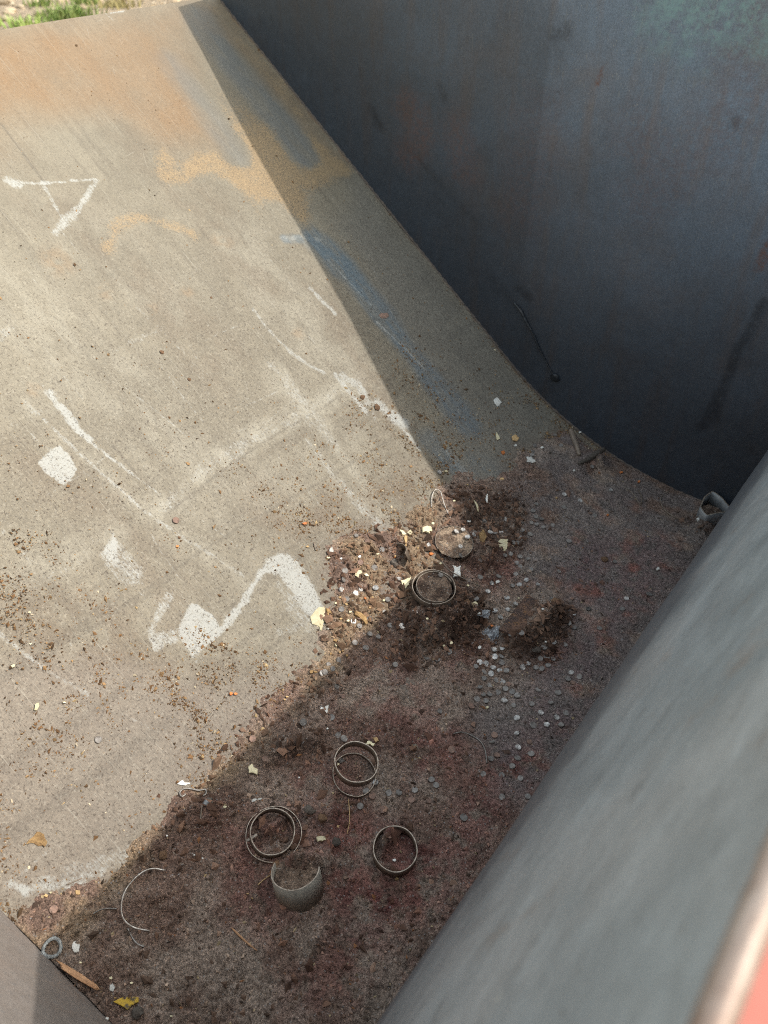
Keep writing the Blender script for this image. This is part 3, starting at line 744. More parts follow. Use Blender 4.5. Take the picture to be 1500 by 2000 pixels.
n0 = 560000
Sr, Vr = rng.uniform(.05, STOT, n0), rng.uniform(0, L - .003, n0)
den = .004 + .035 * sstep(.55, 1.3, Sr)
for pg, v_ in [([(-60, 1120), (120, 1150), (330, 1200), (330, 1330), (120, 1310), (-60, 1240)], .5), ([(200, 1160), (350, 1180), (500, 1330), (430, 1500), (270, 1380)], .55), ([(400, 1300), (600, 1250), (540, 1400), (430, 1520)], .6),
               ([(520, 960), (780, 950), (870, 880), (900, 1000), (760, 1060), (590, 1070)], .65), ([(640, 740), (780, 800), (900, 960), (700, 930)], .22), ([(400, 900), (620, 850), (760, 960), (560, 1060)], .22), ([(780, 660), (930, 820), (1090, 830), (1000, 950), (880, 900), (740, 680)], .22),
               ([(0, 1560), (250, 1480), (380, 1500), (260, 1690), (0, 1740)], .3), ([(0, 1330), (200, 1330), (420, 1500), (0, 1560)], .16), ([(1040, 780), (1100, 820), (1130, 900), (1060, 880)], .5), ([(0, 1020), (120, 1060), (160, 1160), (0, 1180)], .2)]:
    poly(den, Sr, Vr, pg, v_, 45, 45, int(pg[1][0]) + 3)
poly(den, Sr, Vr, COVER, .8, 60, 40, 65)
den *= (.15 + 1.6 * sstep(.42, .7, fbm(Sr * 28, Vr * 28, 121, 4))) * (.5 + sstep(.4, .65, fbm(Sr * 110, Vr * 110, 123, 3)))
con = np.zeros(n0); con = sstep(L - .03, L - .002, Vr) * .25 * sstep(.7, 1.3, Sr); den = np.maximum(den, con)
_, zq_, _ = prof(Sr); den = np.maximum(den, sstep(.035, .0, Vr - near_y(zq_)) * .5 * sstep(.8, 1.1, Sr))
hs_ = soil_h(Sr, Vr)
xr_, zr_, _ = prof(Sr); okp = Vr > near_y(zr_) + .002
keep = (rng.random(n0) < den * 1.25) & (hs_ < .0008) & okp
Sa, Va = Sr[keep], Vr[keep]; n = len(Sa)
crumbs('rust_crumbs', 'loose brown rust crumbs scattered over the sunlit sloping plate', Sa, Va, np.clip(rng.lognormal(math.log(.0010), .55, n), .0005, .0042),
       palette(n, [(.17, .095, .045), (.24, .15, .075), (.09, .055, .03), (.33, .24, .13), (.5, .42, .3)], [.4, .28, .2, .09, .03]))
keep = (rng.random(n0) < .10 + .22 * sstep(.45, .7, fbm(Sr * 22, Vr * 22, 127, 4))) & (hs_ > .0003) & okp
thin = np.zeros(n0); poly(thin, Sr, Vr, THIN, 1, 30, 25, 62); keep &= rng.random(n0) > thin * .55
Sb, Vb = Sr[keep], Vr[keep]; n = len(Sb)
sc_ = soil_colour(Sb, Vb) * np.clip(rng.lognormal(-.2, .6, (n, 1)), .15, 1.9) * np.array([[1.02, .98, .92]])
pick = rng.random(n)[:, None]
sc_ = np.where(pick < .035, np.array([[.36, .28, .17]]) * rng.uniform(.6, 1.4, (n, 1)), np.where(pick > .975, np.array([[.24, .11, .05]]), sc_))
crumbs('soil_crumbs', 'gritty dark crumbs of rust and soil on the floor of the skip', Sb, Vb, np.clip(rng.lognormal(math.log(.0012), .55, n), .0006, .005), sc_, .2)
nc = 95000
Sc, Vc = rng.uniform(.95, STOT - .05, nc), rng.uniform(0, L - .02, nc); dc = np.zeros(nc)
for pg, v_ in [([(640, 1060), (760, 1030), (880, 970), (900, 1080), (780, 1200), (640, 1300)], .55), ([(560, 1340), (660, 1230), (720, 1260), (640, 1390), (480, 1490), (330, 1600), (330, 1540)], .22), ([(890, 950), (1020, 960), (1030, 1080), (920, 1120)], .6), ([(740, 1170), (960, 1140), (970, 1280), (760, 1310)], .75),
               ([(970, 1275), (1050, 1190), (1120, 1190), (1080, 1290)], 1.6), ([(470, 1440), (620, 1420), (640, 1490), (490, 1500)], .35), ([(560, 1560), (700, 1570), (680, 1680), (560, 1690)], .25), ([(1310, 1010), (1420, 1000), (1380, 1060)], .4), ([(300, 1560), (450, 1520), (430, 1680), (260, 1720)], .2),
               ([(745, 1630), (775, 1630), (775, 1670), (745, 1680)], .5), ([(500, 1610), (560, 1600), (560, 1650), (505, 1650)], .4), ([(100, 1850), (400, 1750), (900, 1700), (700, 2000), (150, 2000)], .05), ([(480, 1450), (900, 1280), (1000, 1500), (700, 1900), (480, 1800)], .04), ([(900, 950), (1150, 950), (1200, 1150), (1000, 1400), (900, 1300)], .03)]:
    poly(dc, Sc, Vc, pg, v_, 22, 22, int(pg[0][0]) + 9)
keep = rng.random(nc) < dc * .5; Sc, Vc = Sc[keep], Vc[keep]; n = len(Sc)
sc2 = (.5 * soil_colour(Sc, Vc) + .5 * np.array([[.125, .075, .05]])) * np.clip(rng.lognormal(-.25, .5, (n, 1)), .2, 1.6) * np.array([[1.05, .95, .88]])
crumbs('soil_clods', 'brown clods and rust flakes heaped in the piles of soil', Sc, Vc, np.clip(rng.lognormal(math.log(.0042), .45, n), .002, .011), sc2, .25)
print('clods', n)
print('crumbs', len(Sa), len(Sb), 'soil faces', len(fc))

# ------------------------------------------------------------------ placing things on the plate
def frame(px, py, lift=0., yaw=0., tx=0., ty=0., soil=True):
    q = sv(px, py); x, z, a = [float(v) for v in prof(q[0])]
    h = (hgt(*q) if soil else 0.) + lift
    p = Vector((x + math.sin(a) * h, q[1], Zw(z) + math.cos(a) * h))
    m = Matrix(((math.cos(a), 0, math.sin(a)), (0, 1, 0), (-math.sin(a), 0, math.cos(a)))).to_4x4()
    return Matrix.Translation(p) @ m @ Matrix.Rotation(yaw, 4, 'Z') @ Matrix.Rotation(tx, 4, 'X') @ Matrix.Rotation(ty, 4, 'Y')

def place(o, label, cat, mat, group=None):
    o.matrix_world = mat
    return tag(o, label, cat, group)

def local(px, py, ox, oy):
    """pixel -> metres on the plate relative to another pixel"""
    return sv(px, py) - sv(ox, oy)

# materials of the small things
M_SHINY = simple('dulled_zinc', (.62, .60, .57), (.26, .245, .235), 230, .4, .3, .5, .4, .0005, lo=.38, hi=.6)
M_GREY = simple('dusty_grey_steel', (.265, .25, .235), (.14, .122, .11), 200, .6, .1, .4, .5, .0005)
M_RUSTD = simple('rusted_steel', (.27, .17, .13), (.16, .11, .09), 180, .75, 0, .3, .6, .0006)
M_RING = simple('dark_steel', (.15, .125, .10), (.23, .175, .135), 110, .5, .25, .45, .4, .0005)
M_RIMC = simple('cut_steel_edge', (.44, .375, .31), (.23, .18, .14), 160, .45, .3, .5, .2, .0004, lo=.4, hi=.6)
M_CREAM = simple('cream_chip', (.74, .68, .47), (.62, .54, .34), 130, .7, bump=.3)
M_WHITE = simple('white_chip', (.72, .71, .67), (.5, .49, .45), 150, .7)
M_TAN = simple('tan_chip', (.52, .36, .18), (.36, .23, .11), 120, .8)
M_BARK = simple('bark', (.40, .26, .12), (.20, .12, .055), 140, .85, bump=.9, bd=.002)
M_WOOD = simple('split_wood', (.50, .29, .16), (.36, .19, .10), 60, .7)
M_ORANGE = simple('orange_paint', (.62, .20, .05), (.42, .14, .05), 90, .6)
M_YELLOW = simple('yellow_paint', (.56, .36, .04), (.11, .085, .05), 130, .6, lo=.5, hi=.6)
M_WIRE = simple('grey_wire', (.34, .32, .3), (.16, .14, .12), 160, .45, .5, .5, .3, .0004)
M_BWIRE = simple('bright_wire', (.66, .62, .57), (.25, .22, .19), 130, .4, .35, .5, .3, .0004)
M_TAR = simple('tar', (.008, .009, .012), (.02, .024, .03), 60, .28, 0, .5, .6, .002)
M_PIPE = simple('crushed_grey_steel', (.22, .235, .25), (.33, .34, .35), 70, .5, .2, .5, .4, .0006)
M_BAR = simple('rusty_bar_steel', (.115, .075, .062), (.20, .12, .075), 60, .75, 0, .3, .7, .001)
M_TUBE = simple('grey_tube_steel', (.42, .40, .345), (.30, .28, .245), 90, .55, .1, .4, .4, .0006)
M_CLOD = simple('brown_clod', (.20, .12, .07), (.11, .065, .04), 140, .9, bump=.9, bd=.002)
M_STONE = simple('dark_lump', (.12, .105, .09), (.07, .055, .045), 110, .9, bump=.9, bd=.002)
k = NT('rusty_bar_steel', .8, 0, .3)
c = k.mix(k.map(k.noise(38, 5, .75), .4, .6), (.075, .055, .05), (.17, .10, .07)); c = k.mix(k.map(k.noise(90, 4, .75), .58, .66), c, (.24, .13, .06))
c = k.gain(c, k.map(k.noise(300, 4, .8), .3, .7, .4, 1.6)); k.col(c); k.bump(k.noise(150, 5, .75), 1., .004); M_BAR = k.m
k = NT('clear_plastic', .35, 0, .5); k.b.inputs['Transmission Weight'].default_value = .55
k.col(k.mix(k.map(k.noise(160, 4, .7), .42, .6), (.62, .66, .66), (.33, .34, .33))); k.bump(k.noise(200, 3), .4, .001); M_CLEAR = k.m

def slug_mesh(name, mat, r=.0063, h=.0026, seed=0):
    rr = random.Random(seed); bm = bmesh.new(); n = 18
    rings = [(r * .96, 0), (r, h * .25), (r, h * .75), (r * .93, h), (r * .72, h * .93), (r * .3, h * .86)]
    vs = [[bm.verts.new((q * math.cos(t) * (1 + .015 * math.sin(2 * t + seed)), q * math.sin(t), z + .00012 * rr.uniform(-1, 1))) for t in np.linspace(0, 2 * math.pi, n, endpoint=False)] for q, z in rings]
    for a, b in zip(vs[:-1], vs[1:]):
        for i in range(n): bm.faces.new((a[i], a[(i + 1) % n], b[(i + 1) % n], b[i]))
    bm.faces.new(vs[0][::-1]); bm.faces.new(vs[-1])
    bmesh.ops.recalc_face_normals(bm, faces=bm.faces)
    me = bpy.data.meshes.new(name); bm.to_mesh(me); bm.free(); me.materials.append(mat)
    return me

# ------------------------------------------------------------------ rings
def tube_bm(R, h, wl, a0=0, a1=360, n=64, fill_h=None, oval=1., seed=0):
    """open thin-walled ring or part of one; material 1 on the cut edges"""
    bm = bmesh.new(); full = a1 - a0 >= 359.9
    ts = np.radians(np.linspace(a0, a1, n + (0 if full else 1), endpoint=not full)); rr = random.Random(seed)
    cols = []
    for t in ts:
        e = 1 + .022 * math.sin(2 * t + seed) + .008 * math.sin(5 * t + 2 * seed)
        c_, s_ = math.cos(t) * e, math.sin(t) * oval * e
        b = min(wl * .25, .0006)
        cols.append([bm.verts.new((c_ * r, s_ * r, z)) for r, z in
                     [(R, 0), (R, h - b), (R - b, h), (R - wl + b, h), (R - wl, h - b), (R - wl, 0)]])
    m = len(cols)
    for i in range(m if full else m - 1):
        a, b = cols[i], cols[(i + 1) % m]
        for q in range(6):
            f = bm.faces.new((a[q], b[q], b[(q + 1) % 6], a[(q + 1) % 6])); f.smooth = q not in (2,); f.material_index = 1 if q in (1, 2, 3) else 0
    if not full:
        bm.faces.new(cols[0][::-1]); bm.faces.new(cols[-1])
    return bm

def soil_disc(parent, R, z, amp, seed, cx=0., cy=0., oval=1., dome=.0, tone=1.):
    n = 44; g = np.linspace(-1, 1, n); A, B = [q.ravel() for q in np.meshgrid(g, g, indexing='ij')]
    # square to disc
    x = A * np.sqrt(1 - B * B / 2) * R; y = B * np.sqrt(1 - A * A / 2) * R * oval
    zz = z + (fbm(x * 80 + seed, y * 80, seed, 5, .65) - .5) * amp * 2 + dome * (1 - (x * x + y * y) / R ** 2)
    ii = np.arange(n * n).reshape(n, n); f = np.stack([ii[:-1, :-1], ii[1:, :-1], ii[1:, 1:], ii[:-1, 1:]], -1).reshape(-1, 4)
    m = fbm(x * 60, y * 60, seed + 3, 4)
    c = np.array([.085, .056, .042]) + (np.array([.19, .135, .10]) - np.array([.085, .056, .042])) * sstep(.35, .65, m)[:, None]
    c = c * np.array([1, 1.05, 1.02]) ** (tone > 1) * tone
    o = mesh_np('soil_fill', np.c_[x + cx, y + cy, zz], f, M_SOIL, True, parent, {'base': c}); o['kind'] = 'stuff'
    return o

def ring(name, label, px, py, Rpx, h, wl, lift=-.002, tilt=(0, 0), yaw=0, arc=(0, 360), group='steel rings in the skip', cat='ring', oval=1., soil=True, mats=None, seed=0):
    m = pxm(px, py)
    o = bm_obj(name, tube_bm(Rpx * m, h, wl, arc[0], arc[1], 72, oval=oval, seed=seed), mats or [M_RING, M_RIMC])
    return place(o, label, cat, frame(px, py, lift, yaw, tilt[0], tilt[1], soil), group)

# ring_frame: local x runs down the plate, local y along the skip
def ring_root(label, px, py, lift=-.002, yaw=0, tilt=(0, 0), cat='ring', name='steel_ring'):
    return empty(name, label, cat, frame(px, py, lift, yaw, *tilt), 'steel rings in the skip')
def part_ring(parent, name, R, h, wl, arc=(0, 360), off=(0, 0, 0), tilt=(0, 0), seed=0, mats=None, oval=1.):
    o = bm_obj(name, tube_bm(R, h, wl, arc[0], arc[1], 72, seed=seed, oval=oval), mats or [M_RING, M_RIMC], parent)
    o.matrix_local = Matrix.Translation(off) @ Matrix.Rotation(tilt[0], 4, 'X') @ Matrix.Rotation(tilt[1], 4, 'Y')
    return o

mp = pxm(690, 1503)
ring('steel_ring', 'dark steel ring stacked slightly askew on a second ring beside three grey discs', 691, 1507, 42, .019, .0022, .008, (.02, -.03), seed=1)
ring('steel_ring', 'lower steel ring peeking out under the ring it carries, half sunk in soil', 690, 1519, 43, .0085, .0018, -.001, (.03, .02), seed=2)
ring('steel_ring', 'thin dark steel ring standing alone at the right of the group, dark clump inside', 770, 1672, 44, .022, .0022, -.001, (.02, .02), seed=3)
ring('steel_ring', 'narrow inner steel ring lying inside a wider hoop, black soil inside', 529, 1637, 44, .018, .0022, .001, (-.03, .02), seed=4)
ring('steel_hoop', 'wide thin steel hoop encircling a smaller ring, nearly flat in the soil', 533, 1636, 54, .0055, .0016, .000, (-.02, -.02), seed=5)
# half tube standing up, filled with soil
t = ring_root('half steel tube standing upright, filled with brown soil, its near wall showing', 586, 1742, -.012, 0, (-.12, -.34), 'tube', 'half_tube')
R = 46 * pxm(586, 1742)
part_ring(t, 'tube_wall', R, .056, .0024, (-165, 40), seed=6, mats=[M_TUBE, M_RIMC])
soil_disc(t, R * .955, .042, .009, 61, dome=.004)
# nested ring full of soil at the end of the sunlight
t = ring_root('pair of nested steel rings filled with soil, a grey disc lying in the middle', 843, 1168, -.006, 0, (.10, -.20))
R = 41 * pxm(840, 1158)
part_ring(t, 'outer_ring', R, .040, .0018, seed=7); part_ring(t, 'inner_ring', R * .87, .0395, .0016, (60, 330), (.001, .002, 0), seed=8)
soil_disc(t, R * .84, .035, .0050, 71)
t = ring_root('shallow steel cup packed with soil and small white discs, half in sun', 884, 1068, -.004, 0, (.10, -.20))
R = 38 * pxm(884, 1068)
part_ring(t, 'cup_wall', R, .020, .0013, (-30, 250), seed=9)
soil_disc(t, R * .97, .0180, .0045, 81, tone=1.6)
# arcs of buried rings
ring('buried_ring', 'buried ring showing only a thin arc open to the left, near the end plate', 1200, 982, 50, .0045, .0013, -.0015, arc=(-20, 150), seed=10)
ring('buried_ring', 'buried steel ring, only its thin left arc showing beside the crushed tube', 1335, 990, 46, .0045, .0013, -.0015, arc=(150, 330), seed=11)
# curved shard on edge in the sun
t = ring('curved_shard', 'dark curved shard of pipe tilted up in the sunlit soil', 778, 1096, 27, .030, .0018, -.006, (.25, -.75), .0, (20, 200), 'steel rings in the skip', 'shard', seed=12)

# ------------------------------------------------------------------ crushed tube by the end plate
def outline_tube(name, pts, h, wl, lean, mats, parent=None, n=60):
    P = np.array(pts, float); P = np.vstack([P, P[:1]])
    d = np.r_[0, np.cumsum(np.hypot(*np.diff(P, axis=0).T))]; tt = np.linspace(0, d[-1], n, endpoint=False)
    q = np.c_[np.interp(tt, d, P[:, 0]), np.interp(tt, d, P[:, 1])]
    for _ in range(2): q = (np.roll(q, 1, 0) + 2 * q + np.roll(q, -1, 0)) / 4
    tg_ = np.roll(q, -1, 0) - np.roll(q, 1, 0); nn = np.c_[-tg_[:, 1], tg_[:, 0]]; nn /= np.linalg.norm(nn, axis=1)[:, None]
    cen = q.mean(0)
    if ((q - cen) * nn).sum() < 0: nn = -nn
    bm = bmesh.new(); cols = []
    for i in range(n):
        col = []
        for (o_, z, bulge) in [(0, 0, 1.0), (0, h * .35, 1.04), (0, h * .7, 1.02), (0, h, 1.), (-wl, h, 1.), (-wl, h * .6, 1.04), (-wl, 0, 1.)]:
            p = cen + (q[i] - cen) * bulge + nn[i] * o_
            col.append(bm.verts.new((p[0] + lean[0] * z, p[1] + lean[1] * z, z + .001 * math.sin(i * .5) * (z > h * .9))))
        cols.append(col)
    for i in range(n):
        a, b = cols[i], cols[(i + 1) % n]
        for j in range(7):
            f = bm.faces.new((a[j], b[j], b[(j + 1) % 7], a[(j + 1) % 7])); f.smooth = j != 3; f.material_index = 1 if j == 3 else 0
    return bm_obj(name, bm, mats, parent)
ox, oy = 1385, 1018
q0 = sv(ox, oy); x0_ = float(prof(q0[0])[0]); pts = []
for a, b in [(1390, 959), (1412, 973), (1430, 998), (1404, 1003), (1380, 1008), (1366, 992), (1374, 972)]:      # the mouth, 5 cm above the floor
    d = ray(a, b); t_ = (ZF + .052) / d[2]; pts.append((t_ * d[0] - x0_, min(t_ * d[1], L - .006) - q0[1]))
cx_, cy_ = np.mean(pts, 0)
t = empty('crushed_tube', 'crushed grey steel tube with a three cornered mouth in the far corner of the skip', 'tube', frame(ox, oy, -.004))
outline_tube('tube_wall', pts, .050, .003, (0, 0), [M_PIPE, M_RIMC], t)
o = soil_disc(t, .026, .026, .005, 91, cx_, cy_); o['label'] = 'reddish soil in the crushed tube'

# ------------------------------------------------------------------ wires, twigs and other long pieces
def sweep(pts, rad, n=7, flat=1.):
    P = np.array(pts, float)
    # Catmull-Rom refine
    Q = []
    E = np.vstack([2 * P[0] - P[1], P, 2 * P[-1] - P[-2]])
    for i in range(1, len(E) - 2):
        for t in np.linspace(0, 1, 7, endpoint=False):
            p0, p1, p2, p3 = E[i - 1:i + 3]
            Q.append(.5 * (2 * p1 + (p2 - p0) * t + (2 * p0 - 5 * p1 + 4 * p2 - p3) * t * t + (3 * p1 - p0 - 3 * p2 + p3) * t ** 3))
    Q.append(P[-1]); Q = np.array(Q)
    R_ = np.interp(np.linspace(0, 1, len(Q)), np.linspace(0, 1, len(np.atleast_1d(rad))), np.atleast_1d(rad)) if np.ndim(rad) else np.full(len(Q), rad)
    bm = bmesh.new(); prev = None; up = np.array([0, 0, 1.])
    for i in range(len(Q)):
        tg_ = Q[min(i + 1, len(Q) - 1)] - Q[max(i - 1, 0)]; tg_ /= np.linalg.norm(tg_) + 1e-12
        b = np.cross(tg_, up); b /= np.linalg.norm(b) + 1e-12; c_ = np.cross(b, tg_)
        cur = [bm.verts.new(Q[i] + R_[i] * (math.cos(t) * b + flat * math.sin(t) * c_)) for t in np.linspace(0, 2 * math.pi, n, endpoint=False)]
        if prev:
            for j in range(n): bm.faces.new((prev[j], cur[j], cur[(j + 1) % n], prev[(j + 1) % n]))
        else: bm.faces.new(cur[::-1])
        prev = cur
    bm.faces.new(prev)
    for f in bm.faces: f.smooth = True
    return bm

def strand(name, label, cat, ppx, rpx, mat, lift=.001, arch=0., flat=1., group=None):
    ox, oy = ppx[len(ppx) // 2]; m = pxm(ox, oy); h0 = hgt(*sv(ox, oy))
    pts = []
    for i, (a, b) in enumerate(ppx):
        q = local(a, b, ox, oy); h = max(hgt(*sv(a, b)) - h0, -.002) + lift + arch * math.sin(math.pi * i / (len(ppx) - 1))
        pts.append((q[0], q[1], h))
    rad = [r * m for r in rpx] if isinstance(rpx, (list, tuple)) else rpx * m
    o = bm_obj(name, sweep(pts, rad, 7, flat), mat)
    return place(o, label, cat, frame(ox, oy), group)

strand('bent_wire', 'bright bent wire curving open to the right on the brown soil', 'wire', [(322, 1703), (300, 1700), (280, 1706), (258, 1725), (242, 1750), (237, 1778), (243, 1800), (262, 1814), (292, 1820)], 1.5, M_BWIRE, .002, .004)
strand('bent_wire', 'dull grey wire end below the bright bent wire', 'wire', [(250, 1815), (258, 1832), (268, 1845), (282, 1852)], 1.6, M_WIRE, .002)
strand('bent_wire', 'faint grey wire lying left of the bright bent wire', 'wire', [(182, 1788), (196, 1780), (212, 1776), (228, 1778)], 1.3, M_WIRE, .0018)
strand('curled_wire', 'small curled wire squiggle at the edge of the sunlight beside a white splinter', 'wire', [(362, 1554), (354, 1558), (351, 1548), (360, 1541), (374, 1542), (388, 1545), (400, 1543), (402, 1551), (396, 1556)], 1.7, M_WIRE, .0025)
strand('looped_wire', 'thin pale wire looped like a hook above the soil filled cup', 'wire', [(842, 992), (842, 972), (848, 959), (857, 963), (860, 975), (866, 992), (877, 1015)], 1.0, M_BWIRE, .002, .006)
strand('bent_wire', 'dark bent wire arching across the reddish soil below the disc cluster', 'wire', [(884, 1440), (900, 1436), (918, 1440), (936, 1452), (946, 1470), (950, 1495)], 1.5, M_WIRE, .0025)
strand('dry_straw', 'thin straw hanging down from the discs below the stacked rings', 'straw', [(679, 1568), (681, 1590), (681, 1612), (676, 1637)], .9, M_TAN, .0022)
strand('dry_straw', 'pale straw beside the half tube', 'straw', [(503, 1734), (514, 1724), (528, 1716)], 1.0, M_TAN, .002)
strand('thin_twig', 'thin reddish twig lying on bare soil near the bottom of the frame', 'twig', [(453, 1816), (466, 1830), (482, 1844), (502, 1859)], [1.4, 2.2, 2.0, 1.2], M_WOOD, .0022)
strand('steel_strip', 'short steel strip end bridging the hoop and its inner ring', 'strip', [(480, 1650), (490, 1645), (500, 1638)], 3.2, M_RIMC, .016, 0, .3)
strand('dark_stick', 'dark round steel stub leaning against the end plate', 'stub', [(1113, 842), (1118, 858), (1124, 876), (1129, 893)], [5.5, 6, 5.6, 4.0], M_RING, .003)
strand('pale_sliver', 'pale pointed sliver standing in dark soil above the wired cup', 'sliver', [(920, 984), (924, 996), (928, 1008)], [.7, 2.6, .8], M_CREAM, .003, .003, .4)
strand('pale_sliver', 'grey pointed sliver in dark soil below the blue smear', 'sliver', [(949, 968), (948, 978), (950, 988)], [.7, 2.8, 1.2], M_WHITE, .003, .003, .4)
strand('steel_stub', 'dark stub of iron poking out of dark soil at the shadow edge', 'stub', [(403, 1570), (398, 1577)], [6, 5], M_PIPE, .004)
strand('iron_rod', 'thin dark rod hanging from the stub at the shadow edge', 'rod', [(393, 1578), (391, 1598), (390, 1618)], 1.8, M_RING, .002)
strand('soil_covered_stick', 'soil covered stick lying beside two discs near the end plate', 'stick', [(1122, 918), (1140, 910), (1158, 899), (1172, 890)], [3, 5, 6, 4], M_STONE, .001)
for i, (ln, lab) in enumerate([([(855, 1110), (872, 1130), (905, 1150), (930, 1160)], 'dark thin shaving right of the nested rings'), ([(1246, 960), (1252, 975), (1250, 990)], 'dark wire bit between the two buried rings'),
                               ([(612, 1060), (616, 1075), (619, 1068)], 'tiny dark twig on the sunlit plate left of the soil'), ([(160, 1715), (145, 1722), (130, 1728)], 'tan straw on the glossy scuff at lower left')]):
    strand('dark_shaving', lab, 'shaving', ln, 1.2, M_RING, .002)
# splinter of wood
def flake_bm(pts, th, seed=0, warp=.0, sub=True):
    """plate with an irregular outline, a bevelled upper edge and a slightly uneven top"""
    rr = random.Random(seed); P = np.array(pts, float); cen = P.mean(0)
    Q = []
    for i in range(len(P)):
        a, b = P[i], P[(i + 1) % len(P)]; Q.append(a)
        e = b - a; nrm = np.array([-e[1], e[0]])
        if sub:
            for t in (.35, .7): Q.append(a + e * t + nrm * rr.uniform(-.09, .09))
    bm = bmesh.new()
    def up(q, z): return bm.verts.new((q[0], q[1], z + warp * ((q - cen) @ (q - cen)) / (np.ptp(P, axis=0).max() ** 2) * 4))
    lo = [up(q, 0) for q in Q]; md = [up(q, th * .75) for q in Q]
    hi = [up(cen + (q - cen) * .9, th * rr.uniform(.9, 1.1)) for q in Q]
    n = len(Q)
    for a, b in ((lo, md), (md, hi)):
        for i in range(n): bm.faces.new((a[i], a[(i + 1) % n], b[(i + 1) % n], b[i]))
    c_ = up(cen, th)
    for i in range(n): bm.faces.new((hi[i], hi[(i + 1) % n], c_))
    bm.faces.new(lo[::-1])
    return bm
def flake(name, label, cat, ppx, mat, th=.002, lift=.0005, tilt=(0, 0), warp=0., seed=0, group=None, sub=True):
    ox = sum(p[0] for p in ppx) / len(ppx); oy = sum(p[1] for p in ppx) / len(ppx)
    pts = [local(a, b, ox, oy) for a, b in ppx]
    return place(bm_obj(name, flake_bm(pts, th, seed, warp, sub), mat), label, cat, frame(ox, oy, lift, 0, *tilt), group)
G = 'paint chips and flakes'
flake('wood_splinter', 'split splinter of pinkish wood near the near end plate', 'splinter', [(110, 1878), (124, 1884), (160, 1905), (190, 1926), (196, 1935), (186, 1935), (150, 1915), (122, 1896), (120, 1888)], M_WOOD, .007, .001, (0, .05), 0, 3, None, False)
flake('cream_flake', 'large cream flake with pointed corners on the chalk patch in full sun', 'flake', [(605, 1206), (622, 1187), (633, 1189), (638, 1212), (630, 1218), (627, 1233), (621, 1223), (609, 1220)], M_CREAM, .0018, .001, (0, .05), .001, 5, G)
flake('cream_flake', 'six sided cream flake on dark soil right of the soil filled cup', 'flake', [(968, 1066), (975, 1058), (989, 1059), (989, 1070), (985, 1080), (976, 1081)], M_CREAM, .004, .001, (.1, .1), 0, 6, G)
flake('cream_flake', 'cream flake leaning on the left wall of the nested rings', 'flake', [(781, 1136), (790, 1134), (800, 1130), (797, 1144), (791, 1151), (784, 1147)], M_CREAM, .003, .002, (.2, .1), 0, 7, G)
flake('grey_flake', 'ragged grey white flake between the cup and the nested rings', 'flake', [(877, 1114), (885, 1119), (893, 1117), (892, 1130), (893, 1138), (883, 1136), (878, 1139), (881, 1126)], M_WHITE, .003, .004, (.1, -.1), 0, 8, G)
flake('cream_chunk', 'rounded cream chunk in the sun above the nested rings', 'chunk', [(822, 1034), (831, 1030), (840, 1033), (841, 1040), (836, 1046), (830, 1042), (823, 1043)], M_CREAM, .006, .001, (0, 0), 0, 9, G)
flake('cream_flake', 'left one of two small cream flakes in the sun above the curved shard', 'flake', [(780, 1035), (787, 1038), (793, 1044), (786, 1046), (781, 1041)], M_CREAM, .002, .001, (0, 0), 0, 10, G)
flake('cream_flake', 'right one of two small cream flakes in the sun above the curved shard', 'flake', [(793, 1042), (800, 1036), (804, 1042), (799, 1047)], M_CREAM, .003, .001, (0, 0), 0, 11, G)
flake('cream_stick', 'short cream stick standing below the two small cream flakes', 'stick', [(787, 1050), (792, 1051), (791, 1071), (787, 1070)], M_TAN, .003, .001, (0, 0), 0, 12, G)
flake('cream_flake', 'star shaped cream flake in the middle of the sunlit soil', 'flake', [(690, 1120), (696, 1117), (703, 1119), (704, 1124), (698, 1126), (697, 1132), (690, 1128)], M_CREAM, .002, .001, (0, 0), 0, 13, G)
flake('cream_flake', 'narrow cream flake right of the star shaped flake', 'flake', [(708, 1124), (714, 1123), (718, 1128), (713, 1129)], M_CREAM, .002, .001, (0, 0), 0, 14, G)
flake('white_flake', 'white pointed flake at the upper left edge of the sunlit soil', 'flake', [(642, 1075), (646, 1069), (650, 1077), (646, 1085), (642, 1081)], M_WHITE, .002, .001, (0, 0), 0, 15, G)
flake('bark_piece', 'curved brown bark piece at the lower edge of the sunlit soil', 'bark', [(688, 1199), (698, 1200), (712, 1208), (715, 1221), (711, 1224), (700, 1212), (690, 1206)], M_BARK, .006, .001, (0, .1), .002, 16)
flake('bark_piece', 'small brown bark piece touching the large pointed cream flake', 'bark', [(634, 1190), (642, 1193), (648, 1204), (641, 1210), (637, 1202)], M_BARK, .005, .001, (0, .1), .002, 17)
flake('bark_piece', 'dark seed like husk in soil right of the soil filled cup', 'bark', [(928, 1053), (936, 1046), (943, 1058), (938, 1072), (930, 1066)], M_BARK, .006, .003, (.2, 0), 0, 18)
flake('white_flake', 'white flake on the shaded plate right of the blue smear', 'flake', [(963, 782), (970, 777), (979, 787), (971, 795), (966, 790)], M_WHITE, .003, .001, (0, 0), 0, 19, G)
flake('cream_sliver', 'upright cream sliver on the shaded plate above the orange chip', 'sliver', [(969, 845), (972, 850), (976, 858), (970, 860)], M_CREAM, .002, .001, (0, 0), 0, 20, G)
flake('orange_chip', 'bright orange paint chip on the shaded plate', 'chip', [(978, 882), (984, 881), (986, 886), (982, 889), (979, 886)], M_ORANGE, .002, .001, (0, 0), 0, 21, G)
flake('grey_flake', 'long pale grey flake near the corner below the white chips', 'flake', [(1025, 896), (1035, 895), (1044, 905), (1038, 908), (1030, 903)], M_WHITE, .002, .001, (0, 0), 0, 22, G)
